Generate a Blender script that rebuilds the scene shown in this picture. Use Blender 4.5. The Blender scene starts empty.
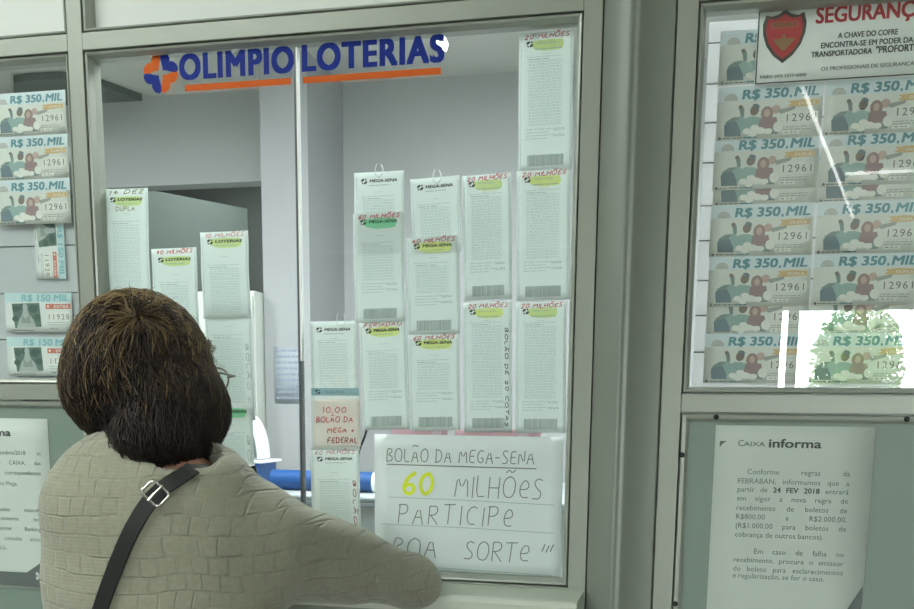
import bpy, bmesh, math, random
import numpy as np
from mathutils import Vector, Matrix
from mathutils.bvhtree import BVHTree
random.seed(7); rng = np.random.default_rng(7)
scene = bpy.context.scene
COL = scene.collection

# ------------------------------------------------------------------ camera
YAW, PITCH, ROLL, PY, FL = 0.23247186, -0.16533511, 0.00967968, 571.282, 1000.0
EYE = Vector((0.0, -1.6, 1.36))
_f = Vector((-math.sin(YAW)*math.cos(PITCH), math.cos(YAW)*math.cos(PITCH), math.sin(PITCH)))
_r0 = Vector((math.cos(YAW), math.sin(YAW), 0)); _u0 = _r0.cross(_f)
_r = math.cos(ROLL)*_r0 + math.sin(ROLL)*_u0
_u = -math.sin(ROLL)*_r0 + math.cos(ROLL)*_u0
cam_d = bpy.data.cameras.new('camera'); cam = bpy.data.objects.new('camera', cam_d); COL.objects.link(cam)
cam.matrix_world = Matrix(((_r.x, _u.x, -_f.x, EYE.x), (_r.y, _u.y, -_f.y, EYE.y), (_r.z, _u.z, -_f.z, EYE.z), (0, 0, 0, 1)))
cam_d.sensor_width = 36.0; cam_d.lens = FL/914*36.0; cam_d.shift_y = (PY-304.5)/914
cam_d.clip_start = 0.02
scene.camera = cam

def P(px, py, Y=0.0):            # a place on the vertical plane at depth Y
    d = _f + _r*((px-457)/FL) - _u*((py-PY)/FL)
    return EYE + d*((Y-EYE.y)/d.y)
def PZ(px, py, z):               # a place on the level plane at height z
    d = _f + _r*((px-457)/FL) - _u*((py-PY)/FL)
    return EYE + d*((z-EYE.z)/d.z)

# ------------------------------------------------------------------ world, exposure
SKY = 26.0; HALL_FILL = 20.0; BOOTH_L = 42.0
world = bpy.data.worlds.new('sky'); scene.world = world; world.use_nodes = True
bg = world.node_tree.nodes['Background']; bg.inputs[0].default_value = (0.92, 0.97, 1.0, 1); bg.inputs[1].default_value = SKY
scene.view_settings.view_transform = 'Standard'; scene.view_settings.look = 'None'
scene.view_settings.gamma = 1.0; scene.view_settings.use_curve_mapping = False
scene.view_settings.exposure = 0.0
scene.cycles.use_denoising = True
scene.cycles.max_bounces = 10; scene.cycles.transparent_max_bounces = 24
scene.cycles.sample_clamp_indirect = 6.0

# ------------------------------------------------------------------ materials
def rgb(r, g, b):
    def l(c):
        c /= 255.0
        return c/12.92 if c <= 0.04045 else ((c+0.055)/1.055)**2.4
    return (l(r), l(g), l(b), 1)
_mats = {}
def mat(name, color, rough=0.5, metal=0.0, spec=0.4, noise=0.0, scale=20.0, bump=0.0, bscale=200.0):
    if name in _mats: return _mats[name]
    m = bpy.data.materials.new(name); m.use_nodes = True; nt = m.node_tree
    b = nt.nodes['Principled BSDF']
    b.inputs['Base Color'].default_value = color; b.inputs['Roughness'].default_value = rough
    b.inputs['Metallic'].default_value = metal; b.inputs['Specular IOR Level'].default_value = spec
    if noise or bump:
        tc = nt.nodes.new('ShaderNodeTexCoord')
        n = nt.nodes.new('ShaderNodeTexNoise'); n.inputs['Scale'].default_value = scale; n.inputs['Detail'].default_value = 4
        nt.links.new(tc.outputs['Object'], n.inputs['Vector'])
        if noise:
            mx = nt.nodes.new('ShaderNodeMix'); mx.data_type = 'RGBA'
            mx.inputs[6].default_value = tuple(c*(1-noise) for c in color[:3])+(1,)
            mx.inputs[7].default_value = tuple(min(1, c*(1+noise)) for c in color[:3])+(1,)
            nt.links.new(n.outputs['Fac'], mx.inputs[0]); nt.links.new(mx.outputs[2], b.inputs['Base Color'])
        if bump:
            n2 = nt.nodes.new('ShaderNodeTexNoise'); n2.inputs['Scale'].default_value = bscale
            nt.links.new(tc.outputs['Object'], n2.inputs['Vector'])
            bp = nt.nodes.new('ShaderNodeBump'); bp.inputs['Strength'].default_value = bump; bp.inputs['Distance'].default_value = 0.002
            nt.links.new(n2.outputs['Fac'], bp.inputs['Height']); nt.links.new(bp.outputs['Normal'], b.inputs['Normal'])
    _mats[name] = m
    return m
def paper(m, through):                   # thin paper also passes light from behind
    nt = m.node_tree; b = nt.nodes['Principled BSDF']; o = nt.nodes['Material Output']
    t = nt.nodes.new('ShaderNodeBsdfTranslucent'); mx = nt.nodes.new('ShaderNodeMixShader'); mx.inputs[0].default_value = through
    src = b.inputs['Base Color'].links
    if src: nt.links.new(src[0].from_socket, t.inputs[0])
    else: t.inputs[0].default_value = b.inputs['Base Color'].default_value
    nt.links.new(b.outputs[0], mx.inputs[1]); nt.links.new(t.outputs[0], mx.inputs[2]); nt.links.new(mx.outputs[0], o.inputs[0])
    return m
def emit(name, color, strength):
    m = bpy.data.materials.new(name); m.use_nodes = True; nt = m.node_tree; nt.nodes.clear()
    e = nt.nodes.new('ShaderNodeEmission'); e.inputs[0].default_value = color; e.inputs[1].default_value = strength
    o = nt.nodes.new('ShaderNodeOutputMaterial'); nt.links.new(e.outputs[0], o.inputs[0])
    return m
def glass_mat(name, tint):
    m = bpy.data.materials.new(name); m.use_nodes = True; nt = m.node_tree; nt.nodes.clear()
    tr = nt.nodes.new('ShaderNodeBsdfTransparent'); tr.inputs[0].default_value = tint
    gl = nt.nodes.new('ShaderNodeBsdfGlossy'); gl.inputs['Roughness'].default_value = 0.0; gl.inputs[0].default_value = (1, 1, 1, 1)
    fr = nt.nodes.new('ShaderNodeFresnel'); fr.inputs[0].default_value = 1.52
    geo = nt.nodes.new('ShaderNodeNewGeometry')
    # both faces of the pane mirror like air-to-glass
    mx = nt.nodes.new('ShaderNodeMixShader'); o = nt.nodes.new('ShaderNodeOutputMaterial')
    ms = nt.nodes.new('ShaderNodeMix'); ms.data_type = 'FLOAT'; ms.inputs[3].default_value = 0.045
    nt.links.new(geo.outputs['Backfacing'], ms.inputs[0]); nt.links.new(fr.outputs[0], ms.inputs[2])
    nt.links.new(ms.outputs[0], mx.inputs[0]); nt.links.new(tr.outputs[0], mx.inputs[1]); nt.links.new(gl.outputs[0], mx.inputs[2])
    nt.links.new(mx.outputs[0], o.inputs[0])
    return m

ALU = mat('anodised_aluminium', rgb(147, 153, 141), 0.42, 0.2, 0.5, 0.05, 6, 0.03, 60)
BEAD = mat('glazing_bead', rgb(156, 162, 151), 0.36, 0.25, 0.5, 0.04, 8)
COLM = mat('polished_column', rgb(128, 135, 125), 0.42, 0.1, 0.5, 0.05, 3, 0.03, 25)
PANEL = mat('panel_paint', rgb(118, 135, 124), 0.45, 0.0, 0.4, 0.05, 4)
LAMINATE = mat('white_laminate', rgb(214, 220, 212), 0.5, 0, 0.4, 0.03, 5)
LEDGEM = mat('ledge_laminate', rgb(192, 200, 184), 0.35, 0, 0.5, 0.03, 8)
DARK = mat('dark_gap', rgb(40, 46, 40), 0.7)
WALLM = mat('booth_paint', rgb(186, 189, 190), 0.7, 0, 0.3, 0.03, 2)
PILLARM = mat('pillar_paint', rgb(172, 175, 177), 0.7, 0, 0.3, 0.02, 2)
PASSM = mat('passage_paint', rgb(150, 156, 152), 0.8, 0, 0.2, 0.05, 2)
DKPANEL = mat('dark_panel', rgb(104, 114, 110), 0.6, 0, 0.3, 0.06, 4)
HALLM = mat('hall_paint', rgb(170, 172, 160), 0.8, 0, 0.2, 0.05, 1.5)
CEILM = mat('ceiling_paint', rgb(214, 216, 208), 0.9, 0, 0.2, 0.02, 2)
FLOORM = mat('floor_tile', rgb(128, 126, 118), 0.4, 0, 0.4, 0.1, 3)
STREETM = mat('pavement', rgb(150, 148, 142), 0.9, 0, 0.1, 0.1, 3)
GLASS = glass_mat('pane_glass', (0.965, 0.985, 0.98, 1))
BLACKM = mat('black_plastic', rgb(28, 30, 28), 0.4)
WHITEM = mat('white_plastic', rgb(228, 232, 232), 0.35)
BLUEM = mat('blue_card', rgb(24, 76, 138), 0.45)
BOLTM = mat('black_bolt', rgb(24, 26, 24), 0.4, 0.3)

# ------------------------------------------------------------------ mesh helpers
def link(name, me, mats=(), parent=None):
    o = bpy.data.objects.new(name, me); COL.objects.link(o)
    for m in (mats if isinstance(mats, (list, tuple)) else [mats]): me.materials.append(m)
    if parent: o.parent = parent
    return o
def empty(name, loc=(0, 0, 0), rot=(0, 0, 0)):
    o = bpy.data.objects.new(name, None); COL.objects.link(o); o.location = loc; o.rotation_euler = rot; o.empty_display_size = 0.05
    return o
def tag(o, label, cat, group=None):
    o['label'] = label; o['category'] = cat
    if group: o['group'] = group
    return o
def struct(o):
    o['kind'] = 'structure'; return o
class MB:
    def __init__(s): s.v = []; s.f = []; s.m = []; s.smooth = []
    def add(s, vs, fs, mi=0, smooth=False):
        n = len(s.v); s.v += [tuple(v) for v in vs]
        for f in fs: s.f.append(tuple(i+n for i in f)); s.m.append(mi); s.smooth.append(smooth)
    def box(s, x0, x1, y0, y1, z0, z1, b=0.0, mi=0):
        if b <= 0:
            vs = [(x, y, z) for x in (x0, x1) for y in (y0, y1) for z in (z0, z1)]
            s.add(vs, [(0, 1, 3, 2), (4, 6, 7, 5), (0, 4, 5, 1), (2, 3, 7, 6), (0, 2, 6, 4), (1, 5, 7, 3)], mi)
            return
        bm = bmesh.new(); bmesh.ops.create_cube(bm, size=1)
        for v in bm.verts: v.co = Vector(((x0+x1)/2+v.co.x*(x1-x0), (y0+y1)/2+v.co.y*(y1-y0), (z0+z1)/2+v.co.z*(z1-z0)))
        bmesh.ops.bevel(bm, geom=bm.edges[:], offset=b, segments=3, affect='EDGES', profile=0.6)
        bm.verts.index_update()
        s.add([v.co[:] for v in bm.verts], [[v.index for v in f.verts] for f in bm.faces], mi); bm.free()
    def prism(s, poly, axis, a0, a1, mi=0):     # poly of 2D points, extruded along axis
        def pt(p, a):
            return {'x': (a, p[0], p[1]), 'y': (p[0], a, p[1]), 'z': (p[0], p[1], a)}[axis]
        n = len(poly); vs = [pt(p, a0) for p in poly]+[pt(p, a1) for p in poly]
        s.add(vs, [tuple(range(n))[::-1], tuple(range(n, 2*n))]+[(i, (i+1) % n, n+(i+1) % n, n+i) for i in range(n)], mi)
    def tube(s, pts, r, n=8, mi=0, cap=True, smooth=True):
        pts = [Vector(p) for p in pts]; R = r if isinstance(r, (list, tuple)) else [r]*len(pts)
        t0 = (pts[1]-pts[0]).normalized(); nrm = t0.orthogonal().normalized(); vs = []
        for i, p in enumerate(pts):
            t = (pts[min(i+1, len(pts)-1)]-pts[max(i-1, 0)]).normalized()
            nrm = (nrm-t*nrm.dot(t)).normalized(); bn = t.cross(nrm)
            for k in range(n):
                a = 2*math.pi*k/n; vs.append(p+(nrm*math.cos(a)+bn*math.sin(a))*R[i])
        fs = [(i*n+k, i*n+(k+1) % n, (i+1)*n+(k+1) % n, (i+1)*n+k) for i in range(len(pts)-1) for k in range(n)]
        s.add(vs, fs, mi, smooth)
        if cap:
            m = len(pts)-1; s.add(vs[:n], [tuple(range(n))[::-1]], mi); s.add(vs[m*n:], [tuple(range(n))], mi)
    def ball(s, c, r, mi=0, nu=20, nv=12):
        r = r if isinstance(r, (list, tuple)) else (r, r, r); vs = []; fs = []
        for j in range(nv+1):
            t = math.pi*j/nv
            for i in range(nu):
                a = 2*math.pi*i/nu; vs.append((c[0]+r[0]*math.sin(t)*math.cos(a), c[1]+r[1]*math.sin(t)*math.sin(a), c[2]+r[2]*math.cos(t)))
        for j in range(nv):
            for i in range(nu): fs.append((j*nu+i, (j+1)*nu+i, (j+1)*nu+(i+1) % nu, j*nu+(i+1) % nu))
        s.add(vs, fs, mi, True)
    def ring(s, x0, x1, z0, z1, prof, mi=0):    # mitred frame round an opening; prof = (inset, Y) points
        vs = []; n = len(prof)
        for d, y in prof: vs += [(x0+d, y, z0+d), (x1-d, y, z0+d), (x1-d, y, z1-d), (x0+d, y, z1-d)]
        fs = [(i*4+k, i*4+(k+1) % 4, (i+1)*4+(k+1) % 4, (i+1)*4+k) for i in range(n-1) for k in range(4)]
        s.add(vs, fs, mi)
    def build(s, name, mats, parent=None, normals=True):
        me = bpy.data.meshes.new(name); me.from_pydata(s.v, [], s.f)
        me.polygons.foreach_set('material_index', s.m); me.polygons.foreach_set('use_smooth', s.smooth)
        if normals:
            bm = bmesh.new(); bm.from_mesh(me); bmesh.ops.recalc_face_normals(bm, faces=bm.faces[:]); bm.to_mesh(me); bm.free()
        me.update()
        return link(name, me, mats, parent)

# ------------------------------------------------------------------ printed ink
_txt = {}
def text_geo(s, bold=0.0, res=3, space=1.0):
    k = (s, bold, res, space)
    if k in _txt: return _txt[k]
    cu = bpy.data.curves.new('ink', 'FONT'); cu.body = s; cu.size = 1.0; cu.offset = bold; cu.resolution_u = res; cu.space_character = space
    o = bpy.data.objects.new('ink', cu); COL.objects.link(o)
    dg = bpy.context.evaluated_depsgraph_get(); me = bpy.data.meshes.new_from_object(o.evaluated_get(dg))
    v = np.array([v.co[:2] for v in me.vertices]) if len(me.vertices) else np.zeros((0, 2)); f = [tuple(p.vertices) for p in me.polygons]
    bpy.data.objects.remove(o); bpy.data.curves.remove(cu); bpy.data.meshes.remove(me)
    _txt[k] = (v, f); return v, f
_cap = [None]
def cap_h():
    if _cap[0] is None:
        v, _ = text_geo('H'); _cap[0] = (v[:, 1].min(), v[:, 1].max())
    return _cap[0]
class Ink:
    def __init__(s): s.items = []; s.mats = []
    def mi(s, m):
        if m not in s.mats: s.mats.append(m)
        return s.mats.index(m)
    def poly(s, pts, m, layer=1): s.items.append((np.array(pts, float), [tuple(range(len(pts)))], s.mi(m), layer))
    def rect(s, x0, x1, y0, y1, m, layer=1):
        n = max(1, int(math.ceil(abs(x1-x0)/.007))); xs = np.linspace(x0, x1, n+1)
        v = np.vstack([np.c_[xs, np.full(n+1, y0)], np.c_[xs, np.full(n+1, y1)]]); s.items.append((v, [(i, i+1, n+2+i, n+1+i) for i in range(n)], s.mi(m), layer))
    def band(s, low, high, m, layer=1, n=10):   # a marker sweep between two edges
        t = np.linspace(0, 1, n+1); low, high = np.array(low), np.array(high); tl = np.linspace(0, 1, len(low)); th = np.linspace(0, 1, len(high))
        v = np.vstack([np.c_[np.interp(t, tl, low[:, 0]), np.interp(t, tl, low[:, 1])], np.c_[np.interp(t, th, high[:, 0]), np.interp(t, th, high[:, 1])]])
        s.items.append((v, [(i, i+1, n+2+i, n+1+i) for i in range(n)], s.mi(m), layer))
    def ell(s, cx, cy, rx, ry, m, layer=1, rot=0, n=18):
        a = np.linspace(0, 2*np.pi, n, endpoint=False); x = rx*np.cos(a); y = ry*np.sin(a); c, q = math.cos(rot), math.sin(rot)
        s.poly(np.c_[cx+x*c-y*q, cy+x*q+y*c], m, layer)
    def stroke(s, pts, w, m, layer=2):
        pts = np.array(pts, float); n = len(pts)
        if n < 2: return
        t = np.zeros_like(pts); t[1:-1] = pts[2:]-pts[:-2]; t[0] = pts[1]-pts[0]; t[-1] = pts[-1]-pts[-2]
        t /= np.linalg.norm(t, axis=1)[:, None]+1e-9; nn = np.c_[-t[:, 1], t[:, 0]]*w/2
        v = np.vstack([pts+nn, pts-nn]); f = [(i, i+1, n+i+1, n+i) for i in range(n-1)]
        s.items.append((v, f, s.mi(m), layer))
    def text(s, st, x, y, h, m, align='l', bold=0.0, width=None, shear=0.0, layer=2, sx=1.0, rot=0.0, res=3, space=1.0):
        v, f = text_geo(st, 0.0, res, space)
        if not len(v): return
        lo, hi = cap_h(); v = v.copy(); v[:, 1] -= lo; v *= h/(hi-lo); v[:, 0] *= sx
        x0, x1 = v[:, 0].min(), v[:, 0].max(); v[:, 0] -= x0
        if width: v[:, 0] *= width/(x1-x0); x1 = x0+width
        w = x1-x0; v[:, 0] += v[:, 1]*shear
        v[:, 0] += {'l': 0, 'c': -w/2, 'r': -w}[align]
        if rot:
            c, q = math.cos(rot), math.sin(rot); v = np.c_[v[:, 0]*c-v[:, 1]*q, v[:, 0]*q+v[:, 1]*c]
        b = bold*h*1.15                  # a heavier face is the same letters pressed again a little aside
        sh = [(0, 0)] if b <= 0 else ([(-b, 0), (b, 0)] if bold < 0.03 else [(-b, -b*.6), (b, -b*.6), (-b, b*.6), (b, b*.6), (0, 0)])
        for i, (dx, dy) in enumerate(sh):
            s.items.append((v+np.array([x+dx, y+dy]), f, s.mi(m), layer+0.18*i))
    def hand(s, st, x, y, h, m, w=0.0009, width=None, jit=0.04, layer=3, rot=0.0, slant=0.1, gap=0.22):
        out = []; cx = 0.0
        for ch in st:
            if ch == ' ': cx += 0.5; continue
            g = GLY.get(ch)
            if g is None: continue
            gw = max(p[0] for q in g for p in q); dy = random.uniform(-jit, jit); k = random.uniform(1-jit, 1+jit)
            for q in g: out.append(smooth2([(cx+p[0]+slant*p[1]+random.uniform(-jit, jit)*0.4, dy+p[1]*k) for p in q]))
            cx += gw+gap
        sx = (width/(cx*h)) if width else 1.0
        c, q_ = math.cos(rot), math.sin(rot)
        for q in out:
            a = np.array(q)*np.array([h*sx, h]); a = np.c_[a[:, 0]*c-a[:, 1]*q_, a[:, 0]*q_+a[:, 1]*c]
            s.stroke(a+np.array([x, y]), w, m, layer)
    def build(s, name, fmap, parent=None):
        mb = MB()
        for v, f, mi, layer in s.items:
            mb.add([fmap(p[0], p[1], 0.0003*layer) for p in v], f, mi)
        return mb.build(name, s.mats, parent, normals=False)
def smooth2(p):
    if len(p) < 3: return p
    out = [p[0]]
    for i in range(len(p)-1):
        a, b = p[i], p[i+1]
        out += [(a[0]*.75+b[0]*.25, a[1]*.75+b[1]*.25), (a[0]*.25+b[0]*.75, a[1]*.25+b[1]*.75)]
    return out+[p[-1]]
_O = [(.35, 1), (.08, .85), (0, .5), (.08, .12), (.35, 0), (.6, .12), (.68, .5), (.6, .88), (.35, 1)]
GLY = {'A': [[(0, 0), (.3, 1), (.6, 0)], [(.12, .38), (.5, .38)]], 'B': [[(0, 0), (0, 1), (.4, .95), (.45, .7), (.05, .52), (.5, .4), (.5, .1), (0, 0)]],
 'C': [[(.55, .9), (.3, 1), (.05, .75), (0, .4), (.15, .05), (.5, .05)]], 'D': [[(0, 0), (0, 1)], [(-.05, 1), (.4, .9), (.55, .5), (.4, .1), (-.05, 0)]],
 'E': [[(.5, .95), (.1, .95), (.05, .55), (.03, .05), (.5, .05)], [(.05, .5), (.42, .52)]], 'F': [[(.5, .98), (0, .95), (0, 0)], [(0, .5), (.4, .52)]],
 'G': [[(.55, .9), (.25, 1), (0, .6), (.1, .1), (.45, .05), (.55, .4), (.3, .4)]], 'H': [[(0, 1), (0, 0)], [(.55, 1), (.55, 0)], [(0, .5), (.55, .5)]],
 'I': [[(.05, 1), (.05, 0)]], 'L': [[(0, 1), (0, .03), (.45, .05)]], 'M': [[(0, 0), (.08, 1), (.35, .35), (.62, 1), (.7, 0)]],
 'N': [[(0, 0), (.03, 1), (.5, 0), (.53, 1)]], 'O': [_O], 'Q': [_O, [(.4, .3), (.7, -.1)]], 'P': [[(0, 0), (0, 1)], [(-.1, .95), (.4, 1), (.5, .72), (.35, .5), (0, .48)]],
 'R': [[(0, 0), (0, 1)], [(-.05, .97), (.4, 1), (.5, .75), (.35, .52), (0, .5)], [(.1, .5), (.55, 0)]], 'S': [[(.5, .9), (.25, 1), (.03, .8), (.2, .55), (.48, .35), (.4, .05), (.0, .06)]],
 'T': [[(-.05, .97), (.6, 1)], [(.28, .98), (.26, 0)]], 'U': [[(0, 1), (.02, .2), (.25, 0), (.5, .2), (.52, 1)]], 'V': [[(0, 1), (.25, 0), (.5, 1)]], 'Z': [[(0, 1), (.5, 1), (0, 0), (.5, 0)]],
 'e': [[(.02, .45), (.5, .5), (.45, .85), (.2, .9), (0, .5), (.12, .08), (.5, .1)]],
 'Ã': [[(0, 0), (.3, 1), (.6, 0)], [(.12, .38), (.5, .38)], [(.05, 1.15), (.2, 1.3), (.38, 1.15), (.55, 1.3)]], 'Õ': [_O, [(.1, 1.15), (.25, 1.3), (.42, 1.15), (.6, 1.3)]],
 '0': [[(.3, 1), (.05, .8), (0, .4), (.2, 0), (.45, .2), (.5, .65), (.3, 1)]], '1': [[(0, .75), (.18, 1), (.16, 0)]], '2': [[(0, .8), (.25, 1), (.48, .78), (.3, .4), (0, 0), (.55, .05)]],
 '4': [[(.35, 0), (.38, 1), (0, .35), (.55, .35)]], '6': [[(.45, 1), (.15, .75), (0, .3), (.2, 0), (.45, .15), (.42, .42), (.2, .48), (.04, .3)]],
 '8': [[(.25, .5), (.05, .75), (.25, 1), (.45, .75), (.25, .5), (0, .25), (.25, 0), (.5, .25), (.25, .5)]], '5': [[(.5, 1), (.1, 1), (.05, .55), (.4, .55), (.45, .2), (.2, 0), (0, .08)]],
 '3': [[(0, .9), (.3, 1), (.42, .75), (.15, .52), (.48, .35), (.35, .03), (0, .08)]], '9': [[(.45, .7), (.2, .5), (.02, .75), (.2, 1), (.45, .8), (.4, 0)]],
 '-': [[(0, .45), (.4, .45)]], '+': [[(0, .4), (.5, .4)], [(.25, .7), (.25, .1)]], '!': [[(.08, 1), (.02, .45)]], ',': [[(.06, .1), (0, -.12)]], '$': [[(.5, .9), (.25, 1), (.03, .8), (.2, .55), (.48, .35), (.4, .05), (.0, .06)], [(.25, 1.15), (.25, -.15)]]}

def sheet(name, w, h, m, fmap, parent=None, nx=10, ny=16, t=0.0004):   # a thin paper body that follows fmap
    vs = []; 
    for off in (0.0, -t):
        for j in range(ny+1):
            for i in range(nx+1): vs.append(fmap(-w/2+w*i/nx, -h/2+h*j/ny, off))
    N = (nx+1)*(ny+1); fs = []
    for j in range(ny):
        for i in range(nx):
            a = j*(nx+1)+i; q = (a, a+1, a+nx+2, a+nx+1); fs += [q, tuple(N+k for k in q[::-1])]
    edge = [i for i in range(nx+1)]+[(j+1)*(nx+1)-1 for j in range(1, ny+1)]+[ny*(nx+1)+i for i in range(nx-1, -1, -1)]+[j*(nx+1) for j in range(ny-1, 0, -1)]
    for k in range(len(edge)):
        a, b = edge[k], edge[(k+1) % len(edge)]; fs.append((b, a, N+a, N+b))
    mb = MB(); mb.add(vs, fs, 0, True)
    return mb.build(name, m, parent)

# ================================================================== LARGE STRUCTURE
Z = 1.36
GL = 0.020                               # front face of the glass
XL0, XL1 = -1.75, -1.06                  # left window
XC0, XC1 = -1.032, -0.1935               # centre window
XK0, XK1 = -0.1652, -0.0567              # column
XR0, XR1 = -0.0268, 0.75                 # right window
ZT0, ZT1 = Z+0.579, Z+0.6066             # top transom
ZU = 2.55
w = MB(); bv = 0.0015; D = 0.05
def member(x0, x1, z0, z1): w.box(x0, x1, 0, D, z0, z1, bv)
member(XL1, XC0, 0, 2.8); member(XC1, XK0, 0, 2.8); member(XK1, XR0, 0, 2.8)
member(XL0-0.03, XL0, 0, 2.8); member(XR1, XR1+0.03, 0, 2.8)
member(XL0, XL1, ZT0, ZT1); member(XC0, XC1, ZT0, ZT1); member(XR0, XR1, ZT0, ZT1)
for a, b in ((XL0, XL1), (XC0, XC1), (XR0, XR1)): member(a, b, ZU, 2.8)
member(XL0, XL1, Z+0.0006, Z+0.0289); member(XR0, XR1, Z-0.0086, Z+0.0196)
member(XC0, XC1, 1.02, Z-0.292)
for a, b in ((XL0, XL1), (XC0, XC1), (XR0, XR1)): member(a, b, 0, 0.08)
w.box(XC0, XC1, 0.012, 0.04, 0.08, 1.02)
w.box(XK0, XK1, 0.03, 0.06, 0, 2.8)
w.box(-4.0, XL0-0.03, 0.0, 0.1, 0, 2.8); w.box(XR1+0.03, 3.5, 0.0, 0.1, 0, 2.8)
struct(w.build('wall_front', ALU))
PROF = [(0.0, 0.03), (0.0020, 0.03), (0.0020, 0.004), (0.0032, 0.0015), (0.0065, 0.003), (0.0100, 0.0125), (0.0108, 0.0145), (0.0108, 0.034)]
def window(n, x0, x1, z0, z1, panes):
    e = struct(empty('window_%d' % n, ((x0+x1)/2, 0, z0)))
    def loc(o):
        o.location = -e.location; return o
    b = MB(); b.ring(x0, x1, z0, z1, PROF); loc(b.build('glazing_bead', BEAD, e))
    for a, c, y in panes:
        p = MB(); p.box(a, c, y, y+0.006, z0+0.006, z1-0.006); loc(p.build('glass_pane', GLASS, e))
    return e, loc
window(1, XL0, XL1, Z+0.0289, ZT0, [(XL0+0.006, XL1-0.006, GL)])
XJ = -0.659
w2, loc2 = window(2, XC0, XC1, Z-0.292, ZT0, [(XC0+0.006, XJ-0.004, GL), (XJ+0.0035, XC1-0.006, GL)])
s = MB(); s.box(XJ-0.0040, XJ+0.0000, GL-0.001, GL+0.016, Z-0.28, ZT0-0.014, 0.0008); loc2(s.build('joint_channel', mat('grey_channel', rgb(84, 92, 92), 0.4, 0.1), w2))
s = MB(); s.box(XJ+0.0000, XJ+0.0033, GL-0.0015, GL+0.008, 1.43, ZT0-0.014, 0.0008); loc2(s.build('joint_strip', mat('white_strip', rgb(248, 250, 248), 0.2), w2))
window(3, XR0, XR1, Z+0.0196, ZT0, [(XR0+0.006, XR1-0.006, GL)])
def opaque_light(n, x0, x1):
    e = struct(empty('window_%d' % n, ((x0+x1)/2, 0, ZT1)))
    b = MB(); b.ring(x0, x1, ZT1, ZU, PROF); o = b.build('glazing_bead', BEAD, e); o.location = -e.location
    p = MB(); p.box(x0+0.006, x1-0.006, 0.026, 0.032, ZT1+0.006, ZU-0.006); o = p.build('frosted_panel', LAMINATE, e); o.location = -e.location
opaque_light(4, XL0, XL1); opaque_light(5, XC0, XC1); opaque_light(6, XR0, XR1)
def low_panel(x0, x1, z1, bolts):
    e = struct(empty('wall_panel', ((x0+x1)/2, 0, 0.08)))
    b = MB(); b.ring(x0, x1, 0.08, z1, [(0, .03), (.002, .03), (.002, .004), (.0035, .0015), (.009, .003), (.0135, .008), (.0135, .014)]); o = b.build('panel_bead', BEAD, e); o.location = -e.location
    p = MB(); p.box(x0+0.003, x1-0.003, 0.010, 0.028, 0.083, z1-0.003); o = p.build('panel_sheet', PANEL, e); o.location = -e.location
    for bx, bz in bolts:
        k = MB(); k.tube([(bx, 0.006, bz), (bx, 0.0005, bz), (bx, -0.0022, bz), (bx, -0.003, bz)], [.0042, .0042, .0034, .0014], 12); o = k.build('bolt', BOLTM, e); o.location = -e.location
low_panel(XL0, XL1, Z+0.0006, [])
low_panel(XR0, XR1, Z-0.0086, [(0.027, 1.3448), (0.299, 1.3448), (-0.0215, 1.286), (-0.0215, 1.05), (0.57, 1.3448)])
c = MB(); pr = []
cx = (XK0+XK1)/2; hw = (XK1-XK0)/2-0.0022
for k in range(41):
    t = k/40*2-1
    d = (0.030*(1-abs((t+.08)/.92)**1.7) if t < -.08 else 0.030*(1-(t+.08)/1.08)-.004*math.sin(math.pi*min(1, (t+.08)/1.08)))
    d -= .004*math.exp(-((t+.08)/.07)**2)
    pr.append((cx+t*hw, 0.004-d-0.004))
pr = [(cx-hw, 0.03)]+pr+[(cx+hw, 0.03)]
n = len(pr); c.add([(x, y, 0) for x, y in pr]+[(x, y, 2.8) for x, y in pr], [(i, i+1, n+i+1, n+i) for i in range(n-1)], 0, True)
struct(c.build('column', COLM))
g = MB()
for x in (XK0, XK1): g.box(x-0.001, x+0.001, 0.002, 0.03, 0, 2.8)
struct(g.build('trim_1', DARK))

# booth behind the glass
def slab(name, m, *boxes):
    b = MB()
    for q in boxes: b.box(*q)
    return struct(b.build(name, m))
BX0, BX1, BY, BZ = -4.0, 1.4, 2.6, 2.672
slab('wall_back', WALLM, (BX0, -2.62, BY, BY+.1, 0, BZ), (-1.83, BX1, BY, BY+.1, 0, BZ), (-2.62, -1.83, BY, BY+.1, 2.30, BZ))
slab('wall_booth_left', WALLM, (BX0-.1, BX0, .1, BY+.1, 0, BZ)); slab('wall_booth_right', WALLM, (BX1, BX1+.1, .1, BY+.1, 0, BZ))
slab('ceiling_booth', CEILM, (BX0-.1, BX1+.1, .06, BY+.1, BZ, BZ+.1))
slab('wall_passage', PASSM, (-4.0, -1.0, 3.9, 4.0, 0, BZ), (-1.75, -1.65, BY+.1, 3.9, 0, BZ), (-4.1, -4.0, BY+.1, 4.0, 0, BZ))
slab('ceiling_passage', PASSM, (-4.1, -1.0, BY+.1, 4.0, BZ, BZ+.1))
slab('pillar', PILLARM, (-1.698, -1.503, 2.2, BY, 0, BZ))
dark_wedge = MB(); pts = [PZ(x, y, BZ-.02) for x, y in ((14, 80), (30, 78), (62, 76), (97, 82), (142, 98.5), (120, 99.5), (97, 101), (14, 106))]  # flat dark wedge just below the booth ceiling
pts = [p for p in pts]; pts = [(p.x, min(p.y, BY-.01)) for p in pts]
dark_wedge.prism(pts, 'z', BZ-.03, BZ-.002); struct(dark_wedge.build('trim_2', DKPANEL))
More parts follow.
